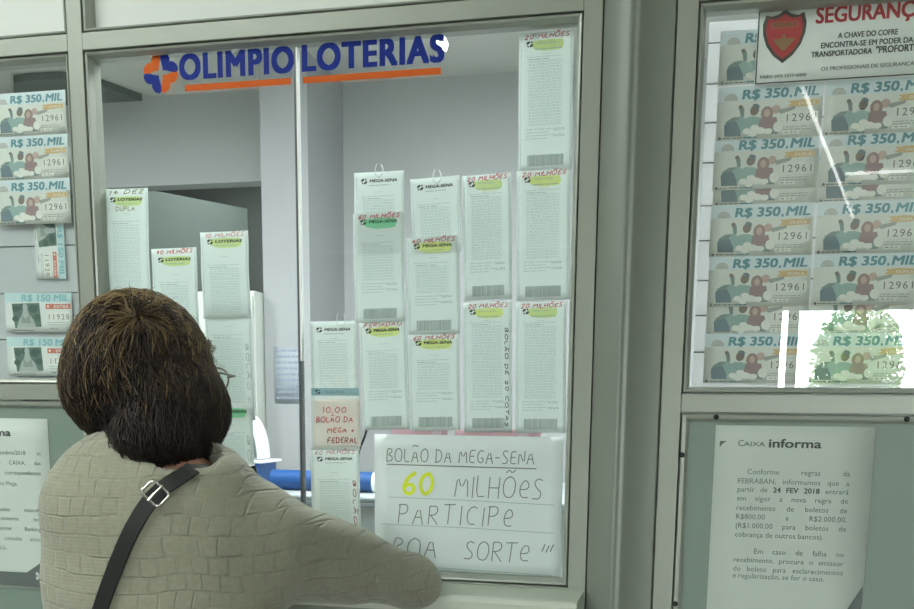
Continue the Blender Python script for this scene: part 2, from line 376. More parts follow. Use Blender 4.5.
# hall around the customer
HX0, HX1, HY, HZ = -4.0, 3.5, -8.0, 2.8
slab('floor', FLOORM, (HX0-.1, HX1+.1, HY-.1, 4.1, -.1, 0))
slab('ceiling', CEILM, (HX0-.1, HX1+.1, HY-.1, .06, HZ, HZ+.1))
slab('wall_left', HALLM, (HX0-.1, HX0, HY, .0, 0, HZ)); slab('wall_right', HALLM, (HX1, HX1+.1, HY, .0, 0, HZ))
OX0, OX1, OZ = 0.69, 2.9, 2.22
slab('wall_entrance', HALLM, (HX0-.1, OX0, HY-.1, HY, 0, HZ), (OX1, HX1+.1, HY-.1, HY, 0, HZ), (OX0, OX1, HY-.1, HY, OZ, HZ))
slab('trim_3', mat('entrance_frame', rgb(170, 168, 160), 0.5), (OX0+.06, OX0+.15, HY-.08, HY-.02, 0, OZ))
slab('pavement', STREETM, (-12, 14, -30, HY-.1, -.15, -.02))

# ------------------------------------------------------------------ added fill lamps, then the mirrored tubes and bulb
HALL_FILLG = emit('hall_fill_glow', (0.945, 1.0, 0.965, 1), HALL_FILL)
TUBEG = emit('tube_glow', (1, .98, .94, 1), 7.0)
BOOTHG = emit('booth_fill_glow', (0.97, 1.0, 1.0, 1), BOOTH_L)
def fill_light(x, y, zc, sx, sy, m, label, group):
    e = tag(empty('fill_light', (x, y, zc)), label, 'lamp', group)
    a = MB(); a.ring(-sx/2-.02, sx/2+.02, -sy/2-.02, sy/2+.02, [(0, 0), (0, -.03), (.02, -.03), (.02, -.012)])
    a.v = [(p[0], p[2], p[1]) for p in a.v]; a.build('fill_frame', WHITEM, e)
    d = MB(); d.box(-sx/2, sx/2, -sy/2, sy/2, -.018, -.001); d.build('fill_panel', m, e)
for x, y, lb in ((-2.3, -1.3, 'unseen square fill lamp added over the hall, nearest the left window'), (-1.5, -1.65, 'unseen square fill lamp added overhead between woman and viewer')):
    fill_light(x, y, HZ, 0.9, 0.6, HALL_FILLG, lb, 'added hall fill lamps')  # added out of view to light the woman from upper left
for x, y, lb in ((-0.9, 0.75, 'unseen fill lamp added inside the booth above the counter'), (0.5, 0.8, 'unseen fill lamp added inside the booth behind the ticket rack'), (-2.7, 0.9, 'unseen fill lamp added inside the booth at its left end')):
    fill_light(x, y, BZ, 0.6, 0.6, BOOTHG, lb, 'added booth fill lamps')  # added out of view to light back wall and papers from behind
fill_light(-2.05, 3.0, BZ, 0.4, 0.4, emit('passage_fill_glow', (.95, 1, .98, 1), 22), 'unseen fill lamp added in the passage behind the booth', 'added booth fill lamps')  # added fill so the passage does not go black
e = tag(empty('tube_light', (.70, -4.9, 2.76)), 'two thin bare tube lamps under one root, mirrored in the right window', 'lamp')
for a_, c_ in (((.387, -3.33, 2.76), (1.05, -6.60, 2.76)), ((.80, -5.09, 2.76), (1.45, -5.09, 2.76))):  # two separate tubes grouped as one lamp object
    a, c = Vector(a_)-e.location, Vector(c_)-e.location; d = (c-a).normalized(); up = Vector((0, 0, .026))
    t = MB(); t.tube([a, c], .008, 10); t.build('tube', TUBEG, e)
    h = MB(); h.tube([a+up-d*.02, c+up+d*.02], .012, 6); h.build('lamp_housing', WHITEM, e)
e = tag(empty('spot_lamp', (-1.05, -2.41, HZ)), 'small bright bulb lamp on hall ceiling, mirrored over the shop name', 'lamp')
b = MB(); b.ball((0, 0, -.055), .032); b.build('bulb', emit('bulb_glow', (1, .98, .95, 1), 70.0), e)
b = MB(); b.tube([(0, 0, 0), (0, 0, -.02)], .04, 20); b.build('lamp_base', WHITEM, e)

# ledge under the centre window
lg = MB(); lp = [(0.0, 1.0645), (-.098, 1.0645), (-.104, 1.062), (-.107, 1.056), (-.107, 1.040), (-.104, 1.036), (-.09, 1.034), (0, 1.034)]
lg.prism(lp, 'x', XC0-.02, XK0-.001)
tag(lg.build('service_ledge', LEDGEM), 'narrow white service ledge under the centre window, elbow resting on it', 'ledge')

# ================================================================== PAPERS
RECM = paper(mat('thermal_paper', rgb(236, 243, 240), 0.55, 0, 0.3, 0.02, 30), .28)
PAPM = mat('white_paper', rgb(228, 232, 228), 0.6, 0, 0.3, 0.02, 12)
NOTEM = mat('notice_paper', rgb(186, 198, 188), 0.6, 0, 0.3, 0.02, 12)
CREAM = paper(mat('cream_paper', rgb(238, 232, 222), 0.6, 0, 0.3, 0.02, 12), .12)
PINKM = mat('pink_paper', rgb(216, 176, 184), 0.6, 0, 0.3, 0.03, 20)
I_GREY = mat('ink_grey', rgb(198, 209, 205), 0.6); I_MID = mat('ink_mid_grey', rgb(172, 184, 180), 0.6)
I_BLK = mat('ink_black', rgb(44, 56, 52), 0.6); I_TXT = mat('ink_text', rgb(120, 130, 124), 0.6)
I_BAR = mat('ink_barcode', rgb(152, 166, 162), 0.6)
I_EDGE = mat('ink_edge', rgb(188, 208, 210), 0.6)
I_RED = mat('red_marker', rgb(196, 70, 78), 0.6); I_BROWN = mat('brown_marker', rgb(132, 128, 84), 0.6)
I_DRED = mat('dark_red_marker', rgb(150, 40, 52), 0.6)
HI_Y = mat('yellow_highlighter', rgb(222, 236, 146), 0.6); HI_G = mat('green_highlighter', rgb(128, 214, 160), 0.6)
HI_L = mat('lime_highlighter', rgb(210, 230, 156), 0.6)
HEADBLUE = mat('blue_header_print', rgb(140, 178, 186), 0.6)

def dashes(ink, x0, x1, y, h, m, avg=0.006, gap=0.0014, layer=1):
    x = x0
    while x < x1-0.001:
        l = min(avg*random.uniform(.35, 1.5), x1-x); ink.rect(x, x+l, y-h/2, y+h/2, m, layer); x += l+gap*random.uniform(.6, 1.6)
def swirl(ink, x, y, s, m):
    ink.ell(x-.28*s, y+.22*s, .36*s, .2*s, m, 2, 0.6); ink.ell(x+.28*s, y-.22*s, .36*s, .2*s, m, 2, 0.6); ink.ell(x+.3*s, y+.32*s, .2*s, .12*s, m, 2, -0.6); ink.ell(x-.3*s, y-.32*s, .2*s, .12*s, m, 2, -0.6)

def place(px, Y):                        # corners TL, TR, BL -> centre, size, tilt
    a, b, c = [P(x, y, Y) for x, y in px]
    wv = b-a; hv = c-a; ctr = (b+c)/2
    return ctr, math.hypot(wv.x, wv.z), math.hypot(hv.x, hv.z), -math.atan2(wv.z, wv.x)*0.5-math.atan2(-hv.x, -hv.z)*0.5*-1

def receipt(px, Y, label, group, head='MEGA-SENA', logo=True, hi=None, note=None, note_m=None, note2=None, bar=False, rows=(0.25, 0.75), side=None, curl=0.0, bow=0.0015, body=True, off_head=0.0, header=False):
    ctr, W, H, tilt = place(px, Y)
    fm = lambda u, v, o: (u, bow*math.cos(math.pi*u/W)*0.6 - curl*max(0, (abs(u)/(W/2))-.55)**2*4 + 0.0012*math.sin(9*v/H+W*50) - o, v)
    r = sheet('lottery_receipt', W, H, RECM, fm); r.location = ctr; r.rotation_euler = (0, tilt, 0)
    tag(r, label, 'receipt', group)
    top = H/2
    y_head = top-0.0155-off_head
    if header:
        k = Ink(); k.rect(-W/2, W/2, top-.0125, top, HEADBLUE, 1); swirl(k, -W*.36, top-.0065, .008, I_BLK); k.text('MEGA-SENA', -W*.22, top-.009, .0045, mat('header_type', rgb(96, 140, 150), .6), bold=.03, shear=.2); k.build('header_band', fm, r)
    ink = Ink()
    if logo and not header:
        swirl(ink, -W*.30, y_head+.0015, .0090, I_BLK)
        if head:
            ink.text(head, -W*.19, y_head-.0004, .0043, I_BLK, bold=.06, shear=.2, width=W*.55)
            dashes(ink, -W*.2, W*.22, y_head-.0052, .0011, I_MID, .009)
        else:
            ink.text('MEGA-SENA', -W*.16, y_head+.001, .0024, I_MID, bold=.02, width=W*.34); dashes(ink, -W*.2, W*.28, y_head-.0062, .0014, I_MID, .012)
    if body:
        y0, y1 = top-rows[0]*H, top-rows[1]*H; nl = max(3, int((y0-y1)/0.0042))
        dashes(ink, -W*.08, W*.08, (y_head-.008+y0)/2+.002, .0009, I_GREY); 
        dashes(ink, -W*.36, W*.30, y0+.0055, .001, I_GREY, .012); dashes(ink, -W*.33, W*.05, y0+.002, .001, I_MID, .01)
        for k in range(nl):
            y = y0+(y1-y0)*(k+.5)/nl
            ink.rect(-W*.33, W*.31, y-.00028, y+.00028, I_GREY, 1)
            dashes(ink, -W*.31, W*.29, y+.0016, .0009, I_EDGE, .0035, .0018)
        for k in range(4):
            y = y1-.004-k*.0045
            if y < -H/2+(.022 if bar else .006): break
            dashes(ink, -W*.36, W*(.05 if k % 2 else .36), y, .0012, I_GREY, .008)
            if k % 2 == 0: dashes(ink, W*.16, W*.36, y-.002, .0012, I_MID, .004)
    for sx in (-1, 1):                   # safety print down both edges
        y = top-.008
        while y > -H/2+.006:
            l = random.uniform(.004, .012); ink.rect(sx*W*.455-.0004, sx*W*.455+.0004, y-l, y, I_EDGE, 1); y -= l+.0015
    if bar:
        x = -W*.33; yb = -H/2+.006
        while x < W*.33:
            l = random.choice((.0006, .0009, .0012)); ink.rect(x, x+l, yb, yb+.0165, I_BAR if random.random() < .7 else I_MID, 1); x += l+random.choice((.0003, .0005))
    ink.build('receipt_print', fm, r)
    if hi is not None:
        k = Ink(); hx0, hx1 = (-W*.30, W*.34) if head else (-W*.27, W*.31)
        k.band([(hx0-.001, y_head-.001), (hx0+.006, y_head-.0070), (hx0+(hx1-hx0)*.4, y_head-.0095), (hx1-.002, y_head-.0085), (hx1+.001, y_head-.002)], [(hx0, y_head+.004), (hx0+.004, y_head+.006), (hx0+(hx1-hx0)*.5, y_head+.0072), (hx1-.002, y_head+.0062), (hx1, y_head+.004)], hi, 0.5); k.build('highlighter_mark', fm, r)
    if note or note2:
        k = Ink()
        if note: k.hand(note, -W*.40, top-.0095, .0066, note_m or I_RED, .0012, width=W*.83, jit=.07, rot=.02, slant=.25)
        if note2: k.hand(note2, -W*.24, y_head-.017, .007, I_BROWN, .0011, width=W*.45, jit=.05)
        k.build('handwriting', fm, r)
    if side:
        st, m, v0 = side; k = Ink(); yy = top-v0*H; 
        k.hand(st, W*.36, yy, .0052, m, .0012, rot=-math.pi/2, jit=.1, width=H*(.97-v0)); k.build('side_note', fm, r)
    return r
YB = 0.0312                              # papers stand just behind the pane (its back is at 0.026)
GLr, GRr = 'receipts on the left centre pane', 'receipts on the right centre pane'
receipt([(103, 189), (147, 188), (109, 330)], YB, 'tall receipt at the left edge of the centre window, brown handwriting on top', GLr, 'LOTERIAS', hi=HI_L, note='14 DEZ', note_m=I_BROWN, note2='DUPLA', rows=(.25, .8), off_head=.004)
receipt([(151, 249), (196, 247), (157, 372)], YB, 'receipt with red scrawl standing lowest behind the head, between two taller receipts', GLr, 'LOTERIAS', hi=HI_L, note='40 MILHÕES', rows=(.3, .9), off_head=.005)
receipt([(203, 303), (250, 302), (210, 420)], YB+.0030, 'receipt with green printed name hanging middle in the column right of the head', GLr, 'LOTERIAS', hi=HI_L, rows=(.3, .9), side=('BOLÃO DA', I_MID, .35), body=True)
receipt([(199, 232), (247, 231), (204, 318)], YB, 'receipt topmost in the column right of the head, faint red note', GLr, 'LOTERIAS', hi=HI_L, note='10 MILHÕES', note_m=mat('faint_red', rgb(208, 150, 150), .6), rows=(.42, .95), off_head=.002)
receipt([(209, 404), (252, 403), (214, 510)], YB, 'receipt lowest in the column right of the head, touching the shoulder', GLr, 'LOTERIAS', hi=HI_G, rows=(.3, .9), side=('BOLÃO', I_MID, .3))
# right centre pane, columns from left to right
receipt([(310, 322), (357, 320), (311, 396)], YB+.003, 'receipt with plain bold heading and two hooks, left of the others beside the pane joint', GRr, rows=(.3, .9))
receipt([(311, 388), (359, 388), (312, 450)], YB+.0005, 'receipt with pale blue header band, cream note taped over it', GRr, header=True, rows=(.3, .9), body=False)
receipt([(311, 450), (360, 448), (313, 560)], YB, 'receipt lowest by the pane joint, red writing down its right side, above the arm', GRr, note='60 MILHÕES', note_m=mat('faint_red2', rgb(206, 140, 148), .6), off_head=.003, rows=(.3, .9), side=('BOLÃO FED', I_DRED, .28))
receipt([(354, 173), (404, 170), (355, 252)], YB+.004, 'receipt topmost of the first hooked column, black heading without highlighter', GRr, rows=(.35, .95))
receipt([(353, 214), (404, 211), (355, 323)], YB, 'receipt marked with green highlighter, red sixty million note', GRr, hi=HI_G, note='60 MILHÕES', bar=True, rows=(.3, .62))
receipt([(358, 322), (405, 320), (364, 430)], YB+.002, 'receipt low in the first hooked column, yellow highlighter, just above the big sign', GRr, hi=HI_Y, note='FERIADÃO', rows=(.3, .62), bar=True, off_head=.001)
receipt([(411, 180), (460, 174), (412, 255)], YB+.004, 'receipt hung by a hook second from left, black heading, topmost of its column', GRr, rows=(.4, .95))
receipt([(406, 238), (459, 235), (408, 335)], YB, 'receipt with red note and yellow highlighter in the middle of the second hooked column', GRr, hi=HI_Y, note='40 MILHÕES', bar=True, rows=(.3, .58))
receipt([(408, 335), (459, 333), (410, 431)], YB+.001, 'receipt lowest in the second hooked column, wide yellow highlighter', GRr, hi=HI_Y, note='60 MILHÕES', bar=True, rows=(.3, .58))
receipt([(462, 176), (511, 172), (464, 301)], YB+.0005, 'receipt in the third column with red twenty million note, upper of two', GRr, head='', hi=HI_L, note='20 MILHÕES', bar=True, rows=(.18, .68))
receipt([(463, 303), (512, 301), (464, 432)], YB+.003, 'receipt with black writing down its right side, lower of two in the third column', GRr, head='', hi=HI_Y, note='20 MILHÕES', bar=True, rows=(.18, .74), side=('BOLÃO DE 20 COTAS', I_BLK, .2), off_head=.001)
receipt([(519, 34), (574, 29), (518, 171)], YB+.002, 'receipt topmost at the right edge of the centre window, in the upper corner', GRr, head='', hi=HI_L, note='20 MILHÕES', bar=True, rows=(.2, .68), off_head=.002)
receipt([(516, 171), (570, 168), (517, 301)], YB, 'receipt middle of three at the right edge of the centre window', GRr, head='', hi=HI_Y, note='20 MILHÕES', bar=True, rows=(.18, .68))
receipt([(516, 303), (567, 301), (515, 433)], YB+.0028, 'receipt lowest of three at the right edge, right above the corner of the big sign', GRr, head='', hi=HI_L, note='20 MILHÕES', bar=True, rows=(.18, .74))
# cream note taped over the blue headed receipt
ctr, W, H, tilt = place([(313, 400), (360, 399), (314, 447)], YB)
flat = lambda u, v, o: (u, -o+.0006*math.cos(30*v), v)
nt = sheet('paper_note', W, H, CREAM, flat); nt.location = ctr+Vector((0, -.0018, 0)); nt.rotation_euler = (0, tilt, 0)
tag(nt, 'small cream note with red handwriting taped over the blue headed receipt', 'note')
k = Ink(); k.hand('10,00', -W*.3, H*.22, .010, I_RED, .0014, width=W*.55); k.hand('BOLÃO DA', -W*.43, H*.02, .0095, I_RED, .0014, width=W*.8); k.hand('MEGA +', -W*.2, -H*.2, .0085, I_RED, .0015, width=W*.6); k.hand('FEDERAL', -W*.2, -H*.42, .0095, I_DRED, .0016, width=W*.66)
k.build('handwriting', flat, nt)
# wire hooks
HOOKM = mat('clear_hook', rgb(222, 228, 228), .15, 0, .6)
for hx, hy, lb in ((379, 171, 'clear wire hook above the green highlighted column'), (437, 177, 'clear wire hook above the second receipt column'), (341, 320, 'clear double wire hook above the receipt by the pane joint')):
    p = P(hx, hy, YB+.001); e = tag(empty('wire_hook', p), lb, 'hook', 'wire hooks on the receipts')
    b = MB()
    if hx == 341:
        for q in (-.007, .007): b.tube([(q, 0, -.006), (q, -.001, .006), (q*.8, 0, .011)], .0010, 6)
        b.tube([(-.007, 0, -.006), (0, 0, -.009), (.007, 0, -.006)], .0010, 6)
    else: b.tube([(-.004, .001, .012), (-.0065, 0, .004), (-.006, -.001, -.005), (0, -.001, -.010), (.006, -.001, -.005), (.0065, 0, .004), (.003, .001, .010)], .0011, 6)
    b.build('hook_wire', HOOKM, e)

# big hand-lettered sign
a, b_, c_ = P(374, 434, YB), P(563.5, 436, YB), P(375, 577, YB)
W = b_.x-a.x; H = a.z-P(560, 579, YB).z+.002
fm = lambda u, v, o: (u, .0012*math.sin(6*u+1)+.0010*math.cos(8*v)-o, v)
sg = sheet('handwritten_sign', W, H, paper(mat('sign_card', rgb(236, 241, 240), .6, 0, .3, .02, 10), .1), fm, nx=14, ny=10); sg.location = ((a.x+b_.x)/2, YB+.001, a.z-H/2)
tag(sg, 'big white hand-lettered sign announcing 60 million, standing on the window bottom', 'sign')
PENCIL = mat('grey_marker', rgb(128, 134, 128), .6); NEON = mat('neon_yellow_marker', rgb(226, 236, 40), .6); RULE = mat('ruled_line', rgb(176, 192, 192), .6)
sxp = lambda x: (x-374)/189.5*W-W/2
syp = lambda y: H/2-(y-434)/144*H
k = Ink()
k.hand('BOLÃO DA MEGA-SENA', sxp(387), syp(462), .0225, PENCIL, .0017, width=W*.795, jit=.03, slant=.06)
k.stroke([(sxp(387), syp(465)), (sxp(460), syp(465.5)), (sxp(538), syp(466))], .0018, PENCIL)
k.hand('MILHÕeS', sxp(457), syp(497), .036, PENCIL, .0017, width=W*.475, jit=.03, slant=.1)
k.hand('PARTICIPe', sxp(399), syp(526), .033, PENCIL, .0017, width=W*.64, jit=.04, slant=.12, gap=.35)
k.hand('BOA', sxp(393), syp(562), .035, PENCIL, .0017, width=W*.26, jit=.03)
k.hand('SORTe', sxp(467), syp(562), .033, PENCIL, .0017, width=W*.36, jit=.03, slant=.12)
k.hand('!!!', sxp(543), syp(556), .022, PENCIL, .002, width=W*.065, slant=.3)
for y, x0 in ((500, 389), (528.5, 380), (572, 384)): k.stroke([(sxp(x0), syp(y-1)), (sxp(470), syp(y)), (sxp(556), syp(y+2))], .0011, RULE, 1)
k.build('handwriting', fm, sg)
k = Ink(); k.hand('60', sxp(403), syp(496), .038, NEON, .0062, width=W*.19, jit=0); k.build('highlighted_number', fm, sg)
for x0, x1, y0, y1, lb in ((392, 448, 427.5, 440, 'pink paper slip peeping over the left part of the big sign'), (455, 541, 428.5, 440, 'pink paper slip peeping over the right part of the big sign')):
    a, b_ = P(x0, y0, .040), P(x1, y1, .040); h2 = a.z-b_.z; w2_ = b_.x-a.x
    s_ = sheet('pink_slip', w2_, h2, PINKM, lambda u, v, o: (u, -o, v), nx=2, ny=2); s_.location = ((a.x+b_.x)/2, .0375, (a.z+b_.z)/2); s_.rotation_euler = (0, -.006, 0)
    tag(s_, lb, 'paper slip', 'pink slips behind the big sign')
    k = Ink(); q = .62*w2_/2; k.poly([(q-.014, -h2*.5), (q+.002, -h2*.5), (q+.012, h2*.5), (q-.004, h2*.5)], mat('pale_pink_print', rgb(228, 206, 212), .6)); k.build('printed_stripe', lambda u, v, o: (u, -o, v), s_)

# ------------------------------------------------------------------ federal lottery tickets
T_SHEET = paper(mat('ticket_stock', rgb(230, 233, 224), .55, 0, .3, .03, 40), .12); T_HEAD = mat('ticket_head', rgb(222, 233, 234), .55)
T_TEAL = mat('ticket_teal', rgb(104, 152, 160), .55); T_ORNG = mat('ticket_orange', rgb(216, 186, 134), .55); T_PALE = mat('ticket_pale', rgb(236, 237, 228), .55)
T_SKIN = mat('print_brown', rgb(134, 124, 115), .6); T_SHIRT = mat('print_teal_shirt', rgb(158, 184, 178), .6); T_NAVY = mat('print_navy', rgb(116, 134, 140), .6); T_GRN = mat('print_dark_green', rgb(134, 152, 147), .6)
T_HAIR = mat('print_red_hair', rgb(162, 138, 132), .6); T_FACE = mat('print_face', rgb(202, 178, 166), .6); T_WINE = mat('print_wine', rgb(160, 136, 136), .6); T_DIG = mat('print_digit', rgb(128, 130, 124), .6); T_LINE = mat('print_line', rgb(168, 172, 164), .6)
TW, TH = .150, .0755
U = TW/108.0
def tx(x): return x*U-TW/2
def ty(y): return TH/2-y*U
def tmap(u, v, o): return (u, .0003*math.cos(20*u)-o, v)
def pp(*pts): return [(tx(x), ty(y)) for x, y in pts]
def ticket_350():
    r = sheet('lottery_ticket', TW, TH, T_SHEET, tmap, nx=8, ny=4)
    k = Ink(); k.rect(tx(0), tx(108), ty(15), ty(0), T_HEAD, .5)
    a = np.linspace(0, math.pi, 12); k.poly([(tx(14+7*math.cos(t)), ty(14-7*math.sin(t))) for t in a], mat('ticket_arch', rgb(188, 190, 182), .6), 1)
    for q in (3.2, 5.2): k.stroke([(tx(14+q*math.cos(t)), ty(14-q*math.sin(t))) for t in a], .0006, T_SHEET, 2)
    k.text('R$ 350', tx(26), ty(13), .0125, T_TEAL, bold=.055, shear=.12, width=U*46); k.text('MIL', tx(79), ty(13), .0125, T_TEAL, bold=.05, shear=.2, width=U*24); k.ell(tx(75.3), ty(12.6), .0016, .0022, T_TEAL, 2)
    dashes(k, tx(7), tx(28), ty(52.3), .0016, T_DIG, .004, .001); k.ell(tx(4), ty(52.3), .0021, .0021, T_DIG, 2); dashes(k, tx(29), tx(42), ty(52.2), .0022, T_TEAL, .006, .0005)
    for y in (43.5, 46): dashes(k, tx(69), tx(98), ty(y), .0011, T_LINE, .006)
    k.build('ticket_print', tmap, r)
    k = Ink(); k.poly(pp((73, 17.5), (88, 16.5), (104, 17.5), (104, 22.5), (84, 23.5), (72, 22.5), (76, 20)), T_ORNG, 1); k.text('DUPLA', tx(84), ty(21.8), .0042, T_PALE, bold=.02, width=U*17); k.build('orange_banner', tmap, r)
    k = Ink()
    for i, d in enumerate('12961'):
        x = 70+i*7; k.rect(tx(x), tx(x+6.2), ty(39.5), ty(28.5), T_PALE, 1); k.text(d, tx(x+3.1), ty(38), .0105, T_DIG, align='c', bold=.01)
    k.rect(tx(69), tx(86), ty(50.5), ty(47), T_PALE, 1); dashes(k, tx(70), tx(84), ty(48.8), .0014, T_DIG, .005); k.build('number_cells', tmap, r)
    k = Ink()                            # picture: two cheering people over white flowers
    k.poly(pp((9, 37), (17, 31), (26, 30.5), (30, 33), (34, 31), (41, 31.5), (48, 33), (47, 41), (38, 45), (28, 47), (18, 44), (10, 42)), T_SHIRT, 1)
    k.poly(pp((8, 39), (14, 34), (21, 36), (25, 44), (26, 50), (9, 50)), T_NAVY, 2); k.poly(pp((9, 36), (16, 31.5), (24, 31), (20, 35), (13, 37)), T_GRN, 3)
    k.poly(pp((25, 31), (24, 26), (22.5, 21), (26, 19.5), (28, 23), (28.5, 31)), T_GRN, 2); k.ell(tx(24.3), ty(21), .0030, .0028, T_SKIN, 3)
    k.ell(tx(39), ty(25), .0062, .0072, T_SKIN, 3, -.4); k.ell(tx(40.5), ty(20.8), .0052, .003, T_NAVY, 4, -.3)
    k.ell(tx(52), ty(29), .0088, .0105, T_HAIR, 2); k.poly(pp((45, 34), (52, 32), (62, 33), (64, 42), (54, 45), (44, 42)), T_WINE, 2); k.ell(tx(52), ty(28.5), .0042, .0055, T_FACE, 4); k.ell(tx(61), ty(25), .0062, .0062, T_FACE, 1)
    k.poly(pp((62, 26), (78, 23), (82, 21), (80, 26), (66, 30)), T_LINE, 1)
    for x, y, rr in ((32, 46, .006), (40, 43, .0065), (46, 46, .007), (38, 49, .006), (54, 47, .006)): k.ell(tx(x), ty(y), rr, rr*.7, T_PALE, 5)
    k.poly(pp((56, 50), (58, 42), (64, 39), (68, 43), (64, 50)), T_GRN, 3); k.ell(tx(64), ty(43), .007, .0075, T_PALE, 6)
    k.build('cheering_people_picture', tmap, r)
    return r
def ticket_150():
    r = sheet('lottery_ticket', TW, TH, mat('ticket_stock_white', rgb(228, 233, 228), .55, 0, .3, .03, 40), tmap, nx=8, ny=4)
    lt = mat('ticket_pale_teal', rgb(140, 190, 196), .55)
    k = Ink(); k.rect(tx(0), tx(108), ty(13), ty(0), mat('ticket_head_teal', rgb(196, 220, 220), .55), .5); k.text('R$ 150', tx(28), ty(11.5), .012, lt, bold=.05, width=U*46, shear=.1); k.text('MIL', tx(80), ty(11.5), .012, lt, bold=.05, width=U*24, shear=.1)
    dashes(k, tx(8), tx(46), ty(52), .0015, T_DIG, .004, .0008)
    for y in (41, 44): dashes(k, tx(68), tx(103), ty(y), .0011, T_LINE, .006)
    dashes(k, tx(70), tx(84), ty(49), .0016, T_DIG, .005); k.build('ticket_print', tmap, r)
    k = Ink(); k.rect(tx(66), tx(106), ty(22.5), ty(15.5), mat('ticket_red', rgb(204, 122, 104), .55), 1); k.text('EXTRA', tx(80), ty(21), .0055, T_PALE, bold=.02, width=U*23); k.ell(tx(70), ty(19), .0022, .0022, T_PALE, 2); k.build('red_banner', tmap, r)
    k = Ink()
    for i, d in enumerate('11928'):
        x = 68+i*7.4; k.rect(tx(x), tx(x+6.4), ty(38.5), ty(27), T_PALE, 1); k.text(d, tx(x+3.2), ty(37), .0105, T_DIG, align='c', bold=.01)
    k.build('number_cells', tmap, r)
    k = Ink(); k.poly(pp((11, 15), (56, 14), (58, 47), (15, 49)), mat('print_forest', rgb(98, 122, 112), .6), 1)
    for x, y, q in ((18, 22, .008), (28, 20, .007), (46, 22, .010), (52, 34, .008), (50, 20, .006), (16, 36, .007)): k.ell(tx(x), ty(y), q, q*.8, mat('print_forest_dark', rgb(74, 98, 90), .6), 2)
    gs = mat('print_pale_gown', rgb(176, 184, 178), .6); k.poly(pp((30, 21), (36, 21), (38, 28), (46, 38), (50, 48), (18, 49), (22, 38), (28, 29)), gs, 3); k.ell(tx(33), ty(20), .0055, .007, gs, 4)
    k.poly(pp((27, 30), (33, 36), (40, 30), (42, 42), (26, 42)), mat('print_gown_shade', rgb(146, 158, 152), .6), 4)
    k.build('gowned_figure_picture', tmap, r)
    return r
def dup(r):
    c = r.copy(); COL.objects.link(c)
    for ch in list(r.children):
        d = ch.copy(); COL.objects.link(d); d.parent = c
    return c
TY = 0.040
t350 = ticket_350(); first = [True]
def put(proto, px, py_mid, Y, label, group, rot=0.0, scale=1.0):
    o = proto if first[0] else dup(proto); first[0] = False
    p = P(px, py_mid, Y); o.location = p; o.rotation_euler = (0, rot, 0); o.scale = (scale, 1, scale)
    tag(o, label, 'ticket', group); return o
# right window: two columns on a slatted rack
c1 = (P(712, 110, TY).x+P(820, 110, TY).x)/2+.005; c2 = c1+.1525
GT = 'tickets on the rack in the right window'
rows = [(86, 0, 'first full row from the top'), (141.5, 0, 'second full row'), (191, 0, 'third row down'), (206.5, .0016, 'half hidden strip, upper one'), (257, 0, 'row below the upper half hidden row'), (307, 0, 'row above the lower half hidden row'), (336, .0016, 'half hidden strip, lower one'), (385, 0, 'bottom row on the window sill')]
for col, cxp in ((0, c1), (1, c2)):
    for i, (yb, dy, lb) in enumerate(rows):
        if i == 0 and col == 1: continue
        z = P(716, yb, TY).z+TH/2+(.0005 if i else 0)
        if i == len(rows)-1: z = P(716, yb, TY).z+TH/2+.003
        o = t350 if first[0] else dup(t350); first[0] = False
        jx = random.uniform(-.0012, .0012)
        o.location = (cxp+jx, TY+dy+(0.0003*i), z); o.rotation_euler = (0, random.uniform(-.004, .004), 0)
        name = ('left' if col == 0 else 'right')
        if i == 0: lab = 'ticket mostly hidden behind the security notice, topmost of the left ticket column'
        else: lab = 'ticket in the %s rack column, %s' % (name, {1: 'first row below the security notice', 2: 'second row below the security notice', 3: 'third full row below the security notice'}.get(i) or lb)
        tag(o, lab, 'ticket', GT)
# slatted rack behind them
rk = empty('ticket_rack', (0.28, TY+.0052, 1.6)); tag(rk, 'white slatted display rack behind the tickets in the right window', 'display rack')
RKM = paper(mat('rack_white', rgb(242, 243, 243), .4, 0, .4, .02, 6), .5); SLOT = mat('rack_slot', rgb(96, 104, 104), .6)
b = MB(); zs = [Z+.032]+sorted(P(706, y, TY).z for y in (352, 315, 280, 240, 205, 162, 122, 83, 42))+[Z+.566]
for a_, c_ in zip(zs[:-1], zs[1:]): b.box(-.0115-.28, .70-.28, 0, .012, a_+.0012-1.6, c_-.0012-1.6, .0008)
b.build('slat', RKM, rk)
b = MB()
for z_ in zs[1:-1]: b.box(-.0115-.28, .70-.28, .003, .009, z_-.0014-1.6, z_+.0014-1.6)
b.build('slot', SLOT, rk)
# left window: three tickets and, below, turned and pale ones
GLT = 'tickets in the left window'
xr = P(70, 150, TY).x
for (yt, yb, lb) in ((90, 133, 'upper of the three bright tickets in the left window'), (134, 178, 'middle of the three bright tickets in the left window'), (178, 223, 'lowest of the three bright tickets in the left window')):
    o = dup(t350); zt, zb = P(62, yt, TY-.006).z, P(68, yb, TY-.006).z
    s = (zt-zb)/TH; o.scale = (s*1.02, 1, s); o.location = (xr-TW*s*1.02/2+.001, TY-.0075, (zt+zb)/2)
    tag(o, lb, 'ticket', GLT)
t150 = ticket_150()
for i, (yb, lb) in enumerate(((332, 'pale ticket with red banner, upper of two at the bottom of the left window'), (376, 'pale ticket with red banner, lowest in the left window'))):
    o = t150 if i == 0 else dup(t150); z0 = P(50, yb, TY).z; s = .92
    o.scale = (s, 1, s); o.location = (P(76, 330, TY).x-TW*s/2-.006, TY-.002*i, z0+TH*s/2); o.rotation_euler = (0, .01, 0); tag(o, lb, 'ticket', GLT)
